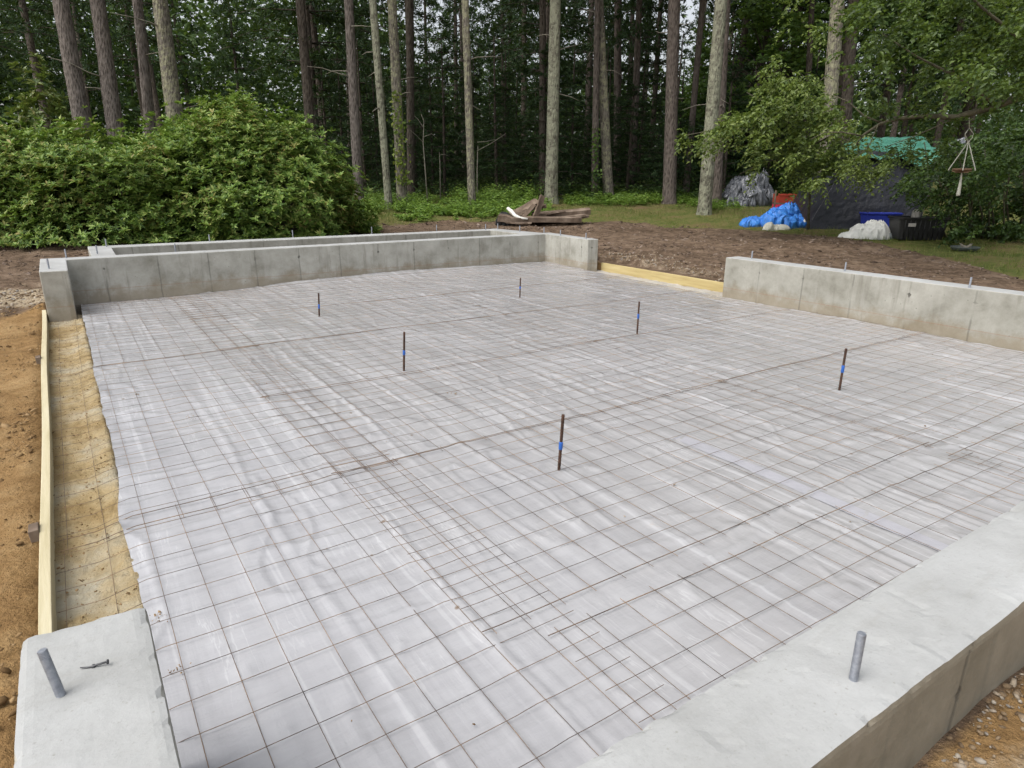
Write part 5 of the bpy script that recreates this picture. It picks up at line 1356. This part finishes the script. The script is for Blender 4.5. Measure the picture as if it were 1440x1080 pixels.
# hanging macrame plant tray
Dh = 11.15
hp = W(1363, 162, Dh)
e = empty('hanging_tray', hp); tag(e, 'rope macrame hanger with round wooden tray and tassel hung from the bare limb', 'plant hanger')
def H_(px, py, dd=0): return W(px, py, Dh+dd)-hp
ring = H_(1362, 199); ctr = H_(1353, 238)
mb = MB(); mb.tube([H_(1363, 160), H_(1363, 180)], .006, 6)
for s in (-1, 1): mb.tube([H_(1363, 180), H_(1363+s*6, 188, .03*s), H_(1362+s*5, 194, -.03*s), ring], .005, 6)
mb.tube([H_(1363, 180), H_(1357, 189, -.05), ring], .005, 6)
mb.tube([ring+np.array([0, 0, .012]), ring, ring-np.array([0, 0, .03])], [.016, .02, .014], 8)
mb.build('cord', M['rope'], e, True)
for k, a in enumerate((2.9, 4.2, 5.3, 6.1)):
    tip = ctr + (RH3*math.cos(a) + FHN*math.sin(a))*.19
    mb = MB(); mb.tube([ring, (ring+tip)/2+np.array([0, 0, -.004]), tip, tip-np.array([0, 0, .02])], [.009, .008, .008, .012], 6); mb.build('rope', M['rope'], e, True)
mb = MB(); mb.lathe(ctr-np.array([0, 0, .02]), [(.11, 0), (.135, .008), (.14, .03), (.13, .032), (.12, .018), (.02, .015)], 24); mb.build('tray', M['tray'], e, True)
mb = MB(); mb.box(ctr-np.array([0, 0, .028]), (.30, .03, .016), Matrix.Rotation(-YAW, 4, 'Z')); mb.box(ctr-np.array([0, 0, .046]), (.03, .30, .016), Matrix.Rotation(-YAW, 4, 'Z')); mb.build('tray_arm', M['tray'], e)
mb = MB(); mb.tube([H_(1352.5, 241), H_(1352, 247), H_(1350, 260), H_(1347.5, 273), H_(1347, 275.5)], [.006, .012, .022, .030, .026], 10); mb.build('tassel', M['rope'], e, True)
b1 = W(1345, 205, Dt+.2)
V, F = patch(*[np.array(W(*q))-b1 for q in ((1328, 213, Dt+.25), (1356, 206, Dt+.15), (1334, 202, Dt+.45), (1360, 191, Dt+.4))], 30, 20, wr=.14, seed=9)
o = link('tarp_scrap', fastmesh('tarp_scrap', V, F, M['tarp_grey'], True)); o.location = b1
m = o.modifiers.new('thick', 'SOLIDIFY'); m.thickness = .006
o.parent = tent; o.location = Vector(b1)-tent.location

# ------------------------------------------------------------------ heap of old lumber
def plank(a, b, w, t, roll, label, mat='old_wood', seed=0):
    a = np.array(W(*a)); b = np.array(W(*b)); c = (a+b)/2; L = np.linalg.norm(b-a)
    q = Vector(b-a).to_track_quat('X', 'Z').to_matrix().to_4x4() @ Matrix.Rotation(R(roll), 4, 'X')
    rgp = np.random.default_rng(seed); n = 9; V = []; F = []
    for i in range(n):
        x = -L/2+L*i/(n-1); j = rgp.normal(0, .004, 8); bow = .015*math.sin(i/(n-1)*math.pi+seed)
        V += [(x+j[0]*2, -w/2+j[1], -t/2+bow), (x+j[2]*2, w/2+j[3], -t/2+bow), (x+j[4]*2, w/2+j[5], t/2+bow), (x+j[6]*2, -w/2+j[7], t/2+bow)]
    for i in range(n-1):
        for k in range(4): F.append((i*4+k, i*4+4+k, i*4+4+(k+1) % 4, i*4+(k+1) % 4))
    F.append((0, 1, 2, 3)); m_ = (n-1)*4; F.append((m_+3, m_+2, m_+1, m_))
    mb = MB(); mb.add(V, F); o = mb.build('plank', M[mat], None, False, .004)
    o.matrix_world = Matrix.Translation(Vector(c)) @ q
    tag(o, label, 'plank', 'old lumber in the heap')
_, Dl = ground_at(765, 316)
PL = [((701, 306, Dl-.05), (722, 310, Dl-.15), .17, .15, 10, 'short dark beam end at the left front of the lumber heap'),
      ((718, 310, Dl-.2), (817, 308, Dl-.1), .20, .11, 6, 'long brown beam lying lowest along the front of the lumber heap'),
      ((748, 304, Dl+.2), (829, 296, Dl+.3), .22, .12, 12, 'thick reddish plank sticking out highest at the right of the lumber heap'),
      ((742, 308, Dl+.05), (824, 302, Dl+.15), .17, .05, 3, 'thin grey plank under the thick reddish one at the right'),
      ((719, 302, Dl+.25), (756, 283, Dl+.5), .22, .06, 25, 'wide board leaning back at the upper left of the lumber heap'),
      ((730, 303, Dl+.1), (765, 289, Dl+.35), .14, .05, -15, 'tan board propped across the middle of the lumber heap'),
      ((753, 305, Dl-.05), (763, 275, Dl+.1), .13, .05, 80, 'pale plank standing steeply upright out of the lumber heap'),
      ((741, 296, Dl+.4), (768, 289, Dl+.4), .11, .09, 0, 'short pale block on top of the lumber heap'),
      ((728, 310, Dl+.35), (800, 308, Dl+.5), .30, .10, 0, 'dark plank buried under the back of the lumber heap'),
      ((795, 309, Dl), (827, 303, Dl+.2), .12, .05, 8, 'short brown plank end low at the right of the lumber heap'),
      ((712, 312, Dl-.35), (748, 314, Dl-.4), .10, .04, 0, 'flat dark board on the soil before the lumber heap')]
PL += [((735, 306, Dl-.1), (751, 289, Dl+.15), .09, .04, 40, 'narrow broken stick of lumber propped left of the upright plank'),
       ((768, 301, Dl+.05), (795, 298, Dl+.2), .16, .04, -8, 'short split board lying on the middle of the lumber heap'),
       ((724, 307, Dl-.05), (744, 296, Dl+.3), .12, .07, 30, 'dark broken board end jammed low at the left of the heap')]
for i, a in enumerate(PL): plank(*a, seed=i)
mb = MB(); c0 = W(716, 294, Dl-.1)
mb.tube([W(*q)-c0 for q in ((714, 293, Dl), (719, 297, Dl-.1), (724, 303, Dl-.2), (731, 306.5, Dl-.25), (742, 308, Dl-.3))], [.038, .045, .042, .034, .022], 12)
o = mb.build('white_pipe', M['pipe'], None, True); o.location = c0; tag(o, 'bent white plastic pipe lying over the left of the lumber heap', 'pipe')
b1 = W(709, 303, Dl+.05); b1[2] = float(terrain(b1[0], b1[1]))
heap('black_bag', 'crumpled black bag on the left end of the lumber heap', 'bag', M['black_plastic'], b1, [(0, .1, .30, .19, .2), (.12, .05, .20, .14, .15)], .03, 8, .016)

# ------------------------------------------------------------------ light, sky, camera
SUN_EL, SUN_AZ = 57.0, -90.0      # azimuth from +Y toward +X
world = bpy.data.worlds.new('World'); SC.world = world; world.use_nodes = True
nt = world.node_tree; bg = nt.nodes['Background']
sky = nt.nodes.new('ShaderNodeTexSky'); sky.sky_type = 'NISHITA'; sky.sun_disc = False
sky.sun_elevation = R(SUN_EL); sky.sun_rotation = R(SUN_AZ); sky.air_density = 1.0; sky.dust_density = 5.0; sky.ozone_density = 1.0
hs = nt.nodes.new('ShaderNodeHueSaturation'); hs.inputs['Saturation'].default_value = .28
nt.links.new(sky.outputs[0], hs.inputs['Color']); nt.links.new(hs.outputs[0], bg.inputs['Color'])
bg.inputs['Strength'].default_value = .15
sd = bpy.data.lights.new('sun', 'SUN'); sd.energy = .95; sd.angle = R(60); sd.color = (1, .97, .92)
so = bpy.data.objects.new('sun', sd); COL.objects.link(so)
dv = Vector((math.sin(R(SUN_AZ))*math.cos(R(SUN_EL)), math.cos(R(SUN_AZ))*math.cos(R(SUN_EL)), math.sin(R(SUN_EL))))
so.rotation_euler = dv.to_track_quat('Z', 'Y').to_euler(); so.location = dv*40

cd = bpy.data.cameras.new('camera'); cam = bpy.data.objects.new('camera', cd); COL.objects.link(cam)
cd.sensor_fit = 'HORIZONTAL'; cd.sensor_width = 36; cd.lens = FPX/1440*36; cd.clip_start = .05; cd.clip_end = 600
cam.matrix_world = Matrix(((_r2[0], -_d2[0], -_f[0], 0), (_r2[1], -_d2[1], -_f[1], 0), (_r2[2], -_d2[2], -_f[2], EYE), (0, 0, 0, 1)))
SC.camera = cam
SC.render.engine = 'CYCLES'
SC.cycles.max_bounces = 6; SC.cycles.diffuse_bounces = 3; SC.cycles.glossy_bounces = 2; SC.cycles.transmission_bounces = 3; SC.cycles.transparent_max_bounces = 4
try: SC.cycles.use_denoising = True
except Exception: pass
vs = SC.view_settings; vs.view_transform = 'Standard'; vs.look = 'None'; vs.exposure = 0.72; vs.gamma = 1.0; vs.use_curve_mapping = False
